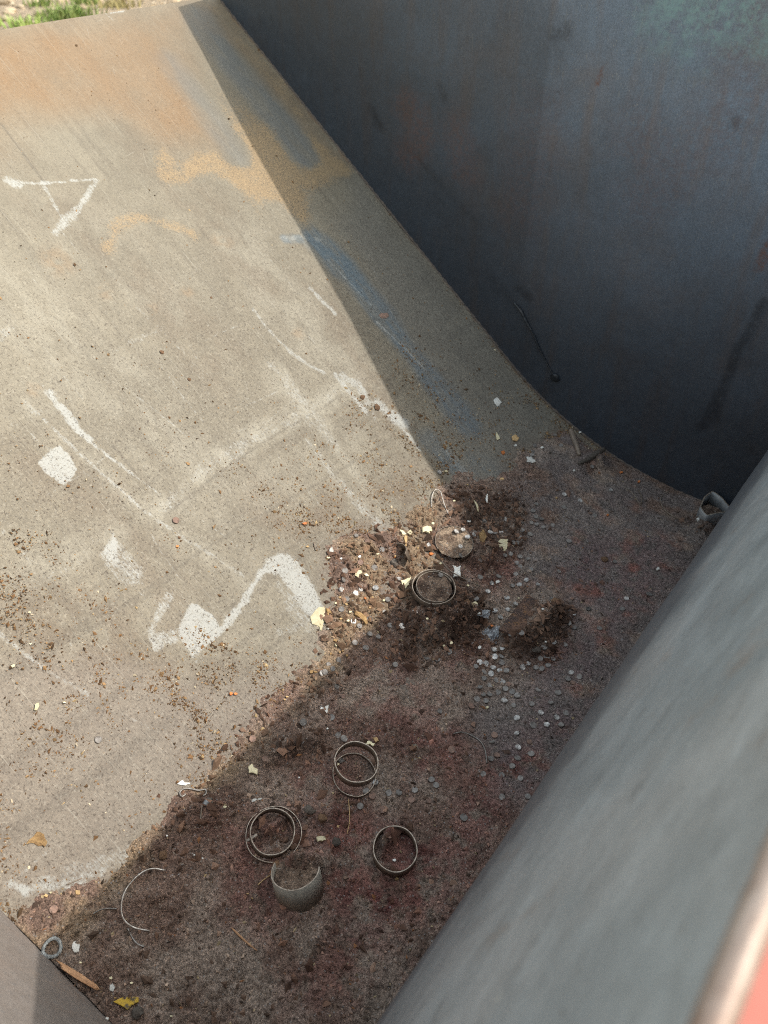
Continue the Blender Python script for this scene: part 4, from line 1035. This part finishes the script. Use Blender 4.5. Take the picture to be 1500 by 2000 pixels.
flake('tan_flake', 'brown curled scrap on the shaded plate above the orange chip', 'flake', [(998, 855), (1005, 851), (1012, 857), (1009, 863), (1001, 862)], M_TAN, .003, .001, (.1, 0), .002, 23, G)
flake('rusty_flake', 'rusty flat flake lying on the blue smear', 'flake', [(739, 616), (746, 612), (757, 613), (759, 619), (752, 623), (744, 622)], M_RUSTD, .002, .001, (0, 0), 0, 24, G)
flake('cream_flake', 'cracked cream flake left of the stacked rings', 'flake', [(484, 1500), (491, 1496), (495, 1503), (503, 1507), (500, 1517), (492, 1513), (484, 1513)], M_CREAM, .003, .001, (0, 0), 0, 25, G)
flake('cream_block', 'small cream block right of the hoop with the inner ring', 'block', [(616, 1641), (640, 1638), (640, 1645), (632, 1647), (619, 1650)], M_CREAM, .005, .001, (0, .1), 0, 26, G)
flake('cream_flake', 'butterfly shaped cream flake touching the top of the stacked rings', 'flake', [(711, 1455), (718, 1452), (724, 1454), (731, 1458), (727, 1463), (720, 1458), (713, 1460)], M_CREAM, .004, .001, (.1, 0), 0, 27, G)
flake('tan_chip', 'tan chip attached beside the butterfly shaped cream flake', 'chip', [(725, 1448), (733, 1447), (738, 1454), (731, 1457)], M_TAN, .005, .001, (.1, 0), 0, 28, G)
flake('white_flake', 'white flake alone in soil between the sunlight and the stacked rings', 'flake', [(623, 1382), (632, 1384), (641, 1378), (639, 1393), (633, 1403), (625, 1397)], M_WHITE, .0025, .001, (0, 0), 0, 29, G)
flake('white_flake', 'white flake next to the clear plastic ring', 'flake', [(144, 1841), (152, 1838), (157, 1848), (155, 1860), (146, 1862), (141, 1853)], M_WHITE, .0025, .001, (0, 0), 0, 30, G)
flake('yellow_flake', 'yellow paint flake with dark specks near the bottom edge', 'flake', [(222, 1958), (236, 1951), (258, 1947), (271, 1950), (271, 1958), (258, 1965), (250, 1974), (238, 1966)], M_YELLOW, .002, .002, (0, 0), 0, 31, G, False)
flake('white_flake', 'grey white flake between the wood splinter and the yellow flake', 'flake', [(215, 1925), (221, 1922), (225, 1930), (221, 1939), (215, 1936)], M_WHITE, .002, .001, (0, 0), 0, 32, G)
flake('white_splinter', 'white forked splinter at the edge of the sunlight above the curled wire', 'splinter', [(345, 1532), (356, 1524), (360, 1529), (372, 1530), (362, 1535)], M_WHITE, .002, .001, (0, 0), 0, 33, G)
flake('white_splinter', 'pale splinter lying left of the hoop', 'splinter', [(484, 1568), (500, 1560), (512, 1562), (498, 1566), (490, 1570)], M_WHITE, .002, .001, (0, 0), 0, 34, G)
flake('cream_chip', 'cream chip on the soil behind the soil filled cup, in dark crumbs', 'chip', [(910, 1202), (916, 1199), (921, 1205), (914, 1210)], M_CREAM, .005, .002, (0, 0), 0, 35, G)
flake('white_flake', 'small white flake in soil in front of the crushed tube', 'flake', [(1354, 1030), (1358, 1028), (1360, 1034), (1355, 1036)], M_WHITE, .002, .002, (0, 0), 0, 36, G)
flake('tan_chip', 'tan square chip at the end of the glossy scuff', 'chip', [(147, 1740), (156, 1739), (156, 1748), (148, 1748)], M_TAN, .002, .001, (0, 0), 0, 37, G)
flake('white_flake', 'pale oblong flake on the sunlit plate below the chalk line', 'flake', [(68, 1376), (74, 1372), (77, 1378), (72, 1388), (66, 1388)], M_CREAM, .003, .001, (0, 0), 0, 38, G)
flake('cream_chip', 'cream chip at the far left below the chalk line', 'chip', [(20, 1300), (28, 1297), (30, 1302), (23, 1305)], M_CREAM, .003, .001, (0, 0), 0, 39, G)
flake('leaf_scrap', 'curled dry leaf scrap above the glossy scuff at lower left', 'leaf', [(50, 1650), (60, 1638), (72, 1625), (86, 1630), (92, 1645), (88, 1655), (70, 1650), (58, 1645)], M_BARK, .001, .001, (0, 0), .003, 40)
flake('tan_chip', 'orange tan chip beside the wedge of soil in the sunlit debris', 'chip', [(886, 1080), (891, 1078), (892, 1086), (887, 1088)], M_TAN, .004, .002, (0, 0), 0, 41, G)
small = [(655, 1262, 'c'), (661, 1277, 't'), (668, 1275, 'b'), (676, 1283, 'b'), (645, 1278, 'b'), (606, 1316, 'b'), (613, 1318, 'b'), (560, 1362, 't'), (555, 1368, 't'), (664, 1211, 't'), (678, 1216, 'c'), (682, 1199, 'c'), (674, 1183, 't'), (653, 1253, 'b'),
         (748, 1175, 'c'), (655, 1179, 'c'), (664, 1094, 'w'), (844, 1024, 'c'), (882, 984, 'c'), (912, 1024, 'w'), (1006, 871, 'w'), (1056, 877, 'w'), (1030, 904, 'w'), (1118, 923, 'w'), (870, 921, 'c'), (979, 936, 't'), (910, 950, 't'), (912, 1066, 'o'), (841, 1084, 'o'),
         (770, 1089, 't'), (958, 1227, 'o'), (935, 1269, 'w'), (925, 1220, 'w'), (821, 1233, 'c'), (876, 1266, 'c'), (862, 1271, 'c'), (950, 1386, 'c'), (1010, 1174, 'c'), (1050, 1216, 'w'), (1061, 1268, 'w'), (970, 1141, 'w'), (583, 1522, 'w'), (657, 1625, 't'), (770, 1685, 'w'), (658, 1498, 'c'),
         (637, 1428, 'w'), (325, 1635, 'w'), (378, 1674, 'w'), (395, 1679, 'w'), (438, 1580, 'c'), (90, 1750, 't'), (100, 1744, 'c'), (158, 1882, 'c'), (217, 1912, 'c'), (226, 1951, 'b'), (210, 1990, 'w'), (335, 1986, 'c'), (258, 1922, 'c'), (483, 1750, 't'), (492, 1759, 't'), (775, 1722, 't'),
         (1185, 1010, 'o'), (1246, 944, 'o'), (1211, 926, 'o'), (1283, 1116, 'w'), (450, 1356, 'o'), (345, 1068, 'o'), (460, 1355, 'o'), (125, 1372, 'c'), (640, 1090, 'c'), (770, 1090, 'o'), (710, 1173, 'o'), (725, 1170, 't'), (1132, 845, 'w'), (594, 1023, 'o'), (600, 1068, 't'), (1085, 975, 't'),
         (858, 1105, 'c'), (906, 1158, 'c'), (1045, 1180, 'w'), (1020, 1200, 'w'), (775, 1050, 'c'), (815, 1072, 't'), (700, 1090, 'w'), (735, 1085, 'c'), (663, 1168, 't'), (720, 1190, 't'), (640, 1230, 'w')]
tone = {'c': ('cream_chip', 'tiny cream paint chip', M_CREAM), 't': ('tan_chip', 'tiny tan chip', M_TAN), 'w': ('white_chip', 'tiny white chip', M_WHITE), 'o': ('orange_chip', 'tiny orange rust chip', M_ORANGE), 'b': ('bark_chip', 'small brown bark chip', M_BARK)}
def where(x, y):
    if x < 480 and y < 1500: return 'on the sunlit sloping plate'
    if y < 960: return 'on the shaded plate beside the blue smear'
    if y > 1720: return 'in the brown soil near the bottom of the skip'
    if x > 1100: return 'on the grey floor near the dark end plate'
    if x > 890 and y < 1165: return 'in the dark crumbs right of the soil filled cup'
    if x > 890: return 'around the dark soil pile with the rusty bar'
    if x < 770 and y < 1300: return 'in the sunlit soil left of the nested rings'
    if y < 1300: return 'in the soil around the nested rings'
    return 'in the reddish soil around the loose rings'
CHIPS = []
for i, (x, y, c_) in enumerate(small):
    nm, lab, mt = tone[c_]; rr = random.Random(i * 13 + 5); r = rr.uniform(2.4, 4.6) * (1.25 if c_ == 'b' else 1)
    ph = rr.uniform(0, 6.28); n_ = rr.choice([4, 5, 6])
    pts = [(x + r * rr.uniform(.6, 1.25) * math.cos(ph + j * 6.283 / n_), y + r * rr.uniform(.45, 1.) * math.sin(ph + j * 6.283 / n_)) for j in range(n_)]
    CHIPS.append((x, y, c_, flake(nm, lab + ' ' + where(x, y), 'chip', pts, mt, rr.uniform(.0015, .004), .001, (rr.uniform(-.2, .2), rr.uniform(-.2, .2)), 0, i, 'tiny paint chips in the skip', False)))

# clear plastic ring
bm = bmesh.new(); m = pxm(103, 1853); n = 40; prevs = []
for i in range(n):
    t = 2 * math.pi * i / n; e = 1 + .05 * math.sin(3 * t + 1)
    prevs.append([bm.verts.new(((15.5 * m * e + 3.4 * m * math.cos(u_)) * math.cos(t), (15.5 * m * e + 3.4 * m * math.cos(u_)) * math.sin(t) * 1.02, .002 + .0018 * math.sin(u_))) for u_ in np.linspace(0, 2 * math.pi, 8, endpoint=False)])
for i in range(n):
    for j in range(8): bm.faces.new((prevs[i][j], prevs[(i + 1) % n][j], prevs[(i + 1) % n][(j + 1) % 8], prevs[i][(j + 1) % 8]))
place(bm_obj('plastic_ring', bm, M_CLEAR, smooth=True), 'clear plastic washer ring near the near end plate', 'washer', frame(103, 1853, .0005))

# rusty bar and crumpled film by the pile
t = flake('rusty_bar', 'flat rusty steel bar sticking out of the dark soil pile', 'bar', [(1026, 1166), (1056, 1180), (1004, 1266), (964, 1254)], M_BAR, .008, .011, (-.22, .06), 0, 3, None, False)
n = 14; A, B = [q.ravel() for q in np.meshgrid(np.linspace(-1, 1, n), np.linspace(-1, 1, n), indexing='ij')]
ii = np.arange(n * n).reshape(n, n); f = np.stack([ii[:-1, :-1], ii[1:, :-1], ii[1:, 1:], ii[:-1, 1:]], -1).reshape(-1, 4)
m = pxm(945, 1238)
k = NT('bluish_film', .25, 0, .6); k.col(k.mix(k.map(k.noise(110, 4, .7), .4, .6), (.30, .32, .34), (.11, .105, .11))); k.bump(k.noise(120, 4), .6, .002)
def film(name, label, px, py, hx, hy, seed):
    x = A * hx * m * (1 + .35 * fbm(A * 2, B * 2, seed, 2)); y = B * hy * m * (1 + .35 * fbm(A * 2 + 9, B * 2, seed, 2))
    z = .006 + .014 * (fbm(A * 2.2 + 5, B * 2.2, seed + 2, 3) - .5)
    o = mesh_np(name, np.c_[np.r_[x, x], np.r_[y, y], np.r_[z, z - .0006]], np.vstack([f, f[:, ::-1] + n * n]), k.m, False)
    place(o, label, 'film', frame(px, py, .001, .5))
film('plastic_film', 'crumpled bluish plastic film beside the rusty bar', 956, 1241, 13, 20, 5)
film('plastic_film', 'second scrap of bluish film in soil above the crumpled one', 930, 1216, 14, 8, 15)

# tar drip on the far plate
def on_far(px, py, off=0.): 
    d = ray(px, py); t_ = (L - off) / d[1]; p = t_ * d; return np.array([p[0], p[1], Zw(p[2])])
q0 = on_far(1045, 655)
pts = [on_far(*p, .001) - q0 for p in [(1004, 590), (1018, 606), (1030, 630), (1042, 652), (1054, 680), (1066, 704), (1078, 726), (1084, 736)]]
t = empty('tar_drip', 'black tar drip with a shiny blob on the dark end plate', 'drip', Matrix.Translation(q0))
bm_obj('streak', sweep(pts, [.0045, .0085, .008, .006, .0055, .004, .004, .005], 8, .45), M_TAR, t)
bm = bmesh.new(); bmesh.ops.create_icosphere(bm, subdivisions=3, radius=.0125)
for v in bm.verts:
    v.co *= .75 + .7 * float(fbm(np.array([v.co.x * 90 + 4]), np.array([v.co.z * 90 + v.co.y * 70]), 7, 3)[0]); v.co.y *= .55
b = bm_obj('blob', bm, M_TAR, t, True); b.location = Vector(on_far(1084, 738, .003) - q0)

# dark lumps of crust
def lump(label, px, py, rpx, seed, mat=None, flat=.6):
    bm = bmesh.new(); bmesh.ops.create_icosphere(bm, subdivisions=3, radius=rpx * pxm(px, py))
    r = rpx * pxm(px, py)
    for v in bm.verts:
        f_ = .55 + .85 * float(fbm(np.array([v.co.x / r * 1.3 + seed]), np.array([v.co.y / r * 1.3 + v.co.z / r]), seed, 4, .6)[0])
        v.co *= f_; v.co.z *= flat
    o = bm_obj('soil_lump', bm, mat or M_STONE, smooth=False)
    place(o, label, 'lump', frame(px, py, r * .15), 'soil lumps')
for i, (x, y, r, lab) in enumerate([(602, 1592, 11, 'grey soil lump right of the hoop'), (628, 1608, 10, 'soil lump above the small cream block'), (655, 1655, 9, 'soil lump right of the small cream block'), (540, 1698, 9, 'soil lump at the foot of the hoop'), (408, 1568, 7, 'dark round lump at the shadow edge'),
                                    (1180, 1096, 7, 'dark pebble on the reddish floor'), (270, 1978, 11, 'reddish lump beside the yellow flake'), (1075, 1205, 9, 'lump on top of the dark soil pile'), (1042, 1283, 9, 'dark lump at the lower edge of the soil pile'), (318, 1672, 9, 'reddish lump in the shade at the plate edge'),
                                    (350, 1050, 4, 'tiny brown crumb below the rusty disc on the sunlit plate'), (316, 688, 6, 'dark brown crumb high on the sunlit plate'), (369, 741, 5, 'brown crumb pair on the sunlit plate'), (412, 582, 4, 'small dark crumb on the upper sunlit plate'), (708, 776, 7, 'brown clod beside the white scrape'), (737, 796, 9, 'brown clod on the white scrape at the shadow edge'), (770, 1100, 9, 'dark clod inside the curved shard'), (900, 1195, 10, 'dark clod below the nested rings'), (868, 1195, 9, 'black clod below the nested rings, left of the other')]):
    sl_ = 10 <= i <= 15
    lump(lab, x, y, r * (.75 if sl_ else 1), 200 + i * 7, M_CLOD if sl_ or i % 2 else None, .45 if sl_ else .6)

# ------------------------------------------------------------------ punched discs
ME = {'s': [slug_mesh('punch_disc_zinc', M_SHINY, seed=1), slug_mesh('punch_disc_zinc', M_SHINY, .0058, .0028, 2)],
      'g': [slug_mesh('punch_disc_grey', M_GREY, .0064, seed=3), slug_mesh('punch_disc_grey', M_GREY, .0058, .0026, 4)],
      'r': [slug_mesh('punch_disc_rust', M_RUSTD, .0064, seed=5), slug_mesh('punch_disc_rust', M_RUSTD, .0059, .0026, 6)]}
word = {'s': 'pale shiny punched disc', 'g': 'dull grey punched disc', 'r': 'rusty punched disc'}
LAND = [('soil filled cup', 884, 1066), ('nested rings', 840, 1150), ('curved shard', 780, 1088), ('rusty bar', 1005, 1220), ('six sided cream flake', 979, 1069), ('crushed tube', 1392, 1000), ('open right buried ring', 1200, 978), ('stacked rings', 690, 1510), ('lone ring', 770, 1670),
        ('half tube', 586, 1735), ('big pointed cream flake', 622, 1210), ('orange paint chip', 982, 885), ('steel stub by the end plate', 1120, 866), ('star shaped flake', 697, 1124), ('curved bark piece', 702, 1211), ('lone white flake', 631, 1390), ('arched dark wire', 930, 1452), ('hoop', 532, 1634),
        ('cracked cream flake', 492, 1505), ('cream block', 628, 1644), ('yellow flake', 247, 1960), ('bright bent wire', 255, 1760), ('plastic washer', 103, 1853), ('wired hook', 857, 985), ('plastic film', 950, 1240)]
ORD = ['closest', 'second closest', 'third closest', 'fourth closest', 'fifth closest', 'sixth closest', 'seventh closest', 'eighth closest', 'ninth closest', 'tenth closest'] + [q + ' closest' for q in 'eleventh twelfth thirteenth fourteenth fifteenth sixteenth seventeenth eighteenth nineteenth twentieth'.split()]
def rel(x, y, lx, ly):
    v = 'above' if y < ly - 8 else 'below' if y > ly + 8 else ''; h = 'left' if x < lx - 8 else 'right' if x > lx + 8 else ''
    if abs(x - lx) > 2.2 * abs(y - ly): v = ''
    if abs(y - ly) > 2.2 * abs(x - lx): h = ''
    return (v + (' and ' if v and h else '') + (h and h + ' of') or 'touching')
def relabel(items, prefix):
    """items: (x, y, kind, object): name each by its rank from the nearest landmark on one side"""
    b = {}
    for x, y, kd, o in items:
        n_, lx, ly = min(LAND, key=lambda q: math.hypot(q[1] - x, q[2] - y))
        b.setdefault((kd, n_, rel(x, y, lx, ly)), []).append((math.hypot(lx - x, ly - y), o))
    for (kd, n_, r_), l in b.items():
        for i, (_, o) in enumerate(sorted(l, key=lambda q: q[0])):
            o['label'] = (ORD[i] + ' ' if len(l) > 1 else '') + prefix[kd] + ' ' + r_ + ' the ' + n_
def disc(x, y, kd, label=None, group=None, tilt=.2, lift=-.0002):
    rr = random.Random(int(x * 31 + y * 17)); me = ME[kd][rr.random() < .4]
    o = bpy.data.objects.new('punched_disc', me); C.objects.link(o)
    lab = label or word[kd] + ' ' + where(x, y)
    place(o, lab, 'disc', frame(x, y, lift + rr.uniform(0, .0012), rr.uniform(0, 6.28), rr.gauss(0, tilt), rr.gauss(0, tilt)), 'punched discs in the skip')
    s_ = rr.uniform(.88, 1.12); o.scale = (s_, s_, s_)
    return o
disc(343, 1017, 'r', 'single rusty disc alone on the sunlit plate below a pale chalk line', tilt=.05)
disc(105, 1832 - 55, 'r', 'pinkish disc alone in tan grit near the near end plate', tilt=.05)
disc(192, 1445, 'g', 'grey disc alone low on the sunlit plate', tilt=.05)
disc(493, 1444, 'r', 'pinkish disc at the edge of sunlight beside a dark soil ridge', tilt=.05)
disc(701, 1102, 'r', 'orange tan disc in the middle of the sunlit soil', tilt=.1)
disc(848, 1143, 'g', 'grey disc lying on the soil inside the nested rings', tilt=.08, lift=.033)
disc(665, 1490, 'g', 'grey disc inside the upper stacked ring', tilt=.15, lift=.001)
DS = '''829,1067s 837,1066s 895,1048s 884,1048s 904,1063s 915,1059s 892,1078s 893,1096g 944,1020g 986,1017s 954,1044s 964,1044g 977,1042s 1039,1001g 1045,1012g 1056,1017g 1017,1023g 1036,1024g 1047,1027g 1060,1032g 1018,1038g
1034,1046g 1078,1028g 1016,1054g 1000,1065g 1009,1064g 994,1088g 1014,1091g 1030,1094g 982,1092g 1006,1106g 1012,1113g 1035,1116g 912,1138r 934,1134g 958,1143s 972,1130g 1004,1128g 1012,1147s 998,1150g 1026,1138s 1049,1143s 988,1172s 1004,1186s
964,1198s 1076,1174g 1082,1193g 1088,1202r 1099,993g 920,974r 964,1272s 978,1274s 965,1286s 978,1285s 978,1298g 990,1263s 935,1298s 948,1299s 928,1306g 962,1308s 958,1319s 974,1315s 988,1314g 946,1313g 944,1328g 968,1333g 980,1334s 956,1341g
936,1348g 992,1340r 986,1350g 972,1356g 955,1360g 943,1361g 999,1355g 1009,1363g 984,1372s 948,1374g 1019,1307s 1030,1300s 1046,1307g 1058,1309g 1070,1302g 1054,1291g 1066,1290g 1079,1292g 1077,1266s 1088,1257r 1102,1263g 1054,1256g 1005,1272g 1059,1274g
1105,1232g 1119,1232g 1119,1204s 1149,1192g 1115,1318s 1108,1329g 1131,1325g 1118,1336r 1002,1381g 1037,1379g 919,1384r 857,1392g 1009,1406s 1055,1395s 1086,1404s 1067,1419s 1009,1435s 1104,1396g 1033,1452r 1011,1463s 1037,1475g 1010,1484g 970,1479r 960,1452g
965,1439r 958,1486g 979,1518g 943,1516g 1016,1523g 1089,1357g 851,1295g 874,1281g 590,1415g 647,1403g 659,1439g 670,1447g 733,1533s 715,1548g 726,1559r 682,1585r 702,1580g 745,1587r 842,1528g 778,1552g 758,1551g 837,1567r 803,1567r 809,1549g 515,1488r
858,923s 983,932r 1033,930r 1094,872g 1044,871g 1038,891g 1041,884g 1153,912r 1151,919g 1191,960s 1131,980s 1100,969s 1100,994g 1084,850g 1046,987g 943,1019g 692,1162s 703,1153s 732,1151s 665,1153s 668,1135g 671,1118g 694,1048g 778,1131s 676,1172g
756,1173g 666,1192g 700,1226g 688,1216s 720,1212g 750,1198g 800,1212s 778,1234s 720,1242g 1222,1173s 1266,1164g 1214,1193g 1149,1192g 630,1320g 648,1310g 770,1302g 830,1291g 655,1345g 668,1362r 850,1540g 905,1600g 980,1560g 1030,1560g 920,1430r 880,1470r
930,1370g 1050,1350g 1075,1375g 1095,1420g 1040,1420g 1000,1500g 1170,1230g 1200,1100g 1090,1120g 1110,1060g 1160,1010g 660,1290g 640,1300g 625,1322s 690,1260g 712,1270g 735,1250g 760,1225g 810,1180g 730,1110g 715,1060r 745,1075g 700,1210r 925,1045g 935,1100g 950,1160s 925,1180g 940,1210s 975,1210s 990,1195s'''.split()
DL = []
for d_ in DS:
    x, y = [float(q) for q in d_[:-1].split(',')]
    DL.append((x, y, d_[-1], disc(x, y, d_[-1], lift=.0165 if math.hypot(x - 888, y - 1066) < 32 else -.0002)))
relabel(DL, word)
relabel(CHIPS, {q: v[1] for q, v in tone.items()})

# ------------------------------------------------------------------ outside: grass and stones beyond the lip
def ground_at(px, py):
    d = ray(px, py); t_ = -CAM_H / d[2]; return Vector((t_ * d[0], t_ * d[1], 0))
M_GRASS = simple('fresh_grass', (.17, .29, .06), (.33, .38, .13), 9, .6, bump=0)
M_DRY = simple('dry_grass', (.42, .36, .18), (.30, .26, .12), 9, .8, bump=0)
def tuft(label, px, py, wx, hgt_, n, mat, seed):
    rr = random.Random(seed); p0 = ground_at(px, py); bm = bmesh.new()
    side = Vector((ray(px + 60, py)[0] - ray(px - 60, py)[0], ray(px + 60, py)[1] - ray(px - 60, py)[1], 0)).normalized()
    dep = Vector((-side.y, side.x, 0))
    for i in range(n):
        b = side * rr.gauss(0, wx * .5) + dep * rr.gauss(0, wx * .28)
        h = hgt_ * rr.uniform(.4, 1.1); lean = Vector((rr.gauss(0, .4), rr.gauss(0, .4), 0)) * h; a = rr.uniform(0, 3.14); wv = Vector((math.cos(a), math.sin(a), 0)) * rr.uniform(.006, .012)
        q = [b, b + lean * .35 + Vector((0, 0, h * .6)), b + lean + Vector((0, 0, h * .95))]
        v = [bm.verts.new(q[0] - wv), bm.verts.new(q[0] + wv), bm.verts.new(q[1] - wv * .7), bm.verts.new(q[1] + wv * .7), bm.verts.new(q[2])]
        bm.faces.new((v[0], v[1], v[3], v[2])); bm.faces.new((v[2], v[3], v[4]))
    o = bm_obj('grass_tuft', bm, mat); o.location = p0
    tag(o, label, 'grass', 'grass tufts beyond the lip')
tuft('large bright green grass tuft behind the lip of the skip', 138, 40, .24, .15, 300, M_GRASS, 1)
tuft('low green grass tuft left of the largest one', 50, 53, .20, .11, 130, M_GRASS, 2)
tuft('sparse green grass patch further back on the sandy ground', 165, 8, .16, .12, 90, M_GRASS, 3)
tuft('sparse dry grass at the right behind the lip', 225, 14, .25, .10, 120, M_DRY, 4)
tuft('short green sprigs left of the sandy stones', 85, 12, .18, .10, 60, M_GRASS, 5)
M_PALE = simple('sandstone', (.48, .39, .28), (.34, .27, .19), 12, .9, bump=.8, bd=.02)
for i, (x, y, r) in enumerate([(60, 8, .09), (20, 25, .07), (100, 22, .05), (40, 15, .045), (190, 5, .06), (75, 30, .05), (8, 8, .10), (120, 4, .06), (235, 2, .08), (10, 40, .06)]):
    bm = bmesh.new(); bmesh.ops.create_icosphere(bm, subdivisions=3, radius=r)
    for v in bm.verts:
        v.co *= .6 + .8 * float(fbm(np.array([v.co.x / r + i]), np.array([v.co.y / r + v.co.z / r]), 300 + i, 4)[0]); v.co.z *= .6
    o = bm_obj('pale_stone', bm, M_PALE); o.location = ground_at(x, y) + Vector((0, 0, r * .15))
    tag(o, 'pale sandy stone beyond the lip, ' + ['large one left of the green tuft', 'one behind the low tuft', 'one between the tufts', 'small one in the middle', 'one right of the big tuft', 'small one by the low tuft', 'largest one at the corner', 'furthest one behind the big tuft', 'one furthest right', 'one at the left edge'][i], 'stone', 'stones beyond the lip')
n = 2600
p0 = ground_at(100, 20); gx_ = p0.x + rng.normal(0, 1.6, n); gy_ = p0.y + rng.normal(0, 2.2, n); r_ = rng.lognormal(math.log(.012), .5, n)
base_ = np.array([(1, 0, 0), (-1, 0, 0), (0, 1, 0), (0, -1, 0), (0, 0, 1), (0, 0, -1)], float)
tri = np.array([(0, 2, 4), (2, 1, 4), (1, 3, 4), (3, 0, 4), (2, 0, 5), (1, 2, 5), (3, 1, 5), (0, 3, 5)])
pp = base_[None] * rng.uniform(.6, 1.2, (n, 6, 3)) * r_[:, None, None] + np.c_[gx_, gy_, r_ * .3][:, None] + rng.uniform(-.3, .3, (n, 6, 3)) * r_[:, None, None]
tag(mesh_np('gravel', pp.reshape(-1, 3), (tri[None] + (np.arange(n) * 6)[:, None, None]).reshape(-1, 3), M_CRUMB, False, None, {'base': np.repeat(palette(n, [(.42, .33, .23), (.3, .24, .17), (.5, .43, .33)], [.4, .4, .2]), 6, 0)}),
    'small gravel on the sandy ground beyond the lip', 'gravel', kind='stuff')
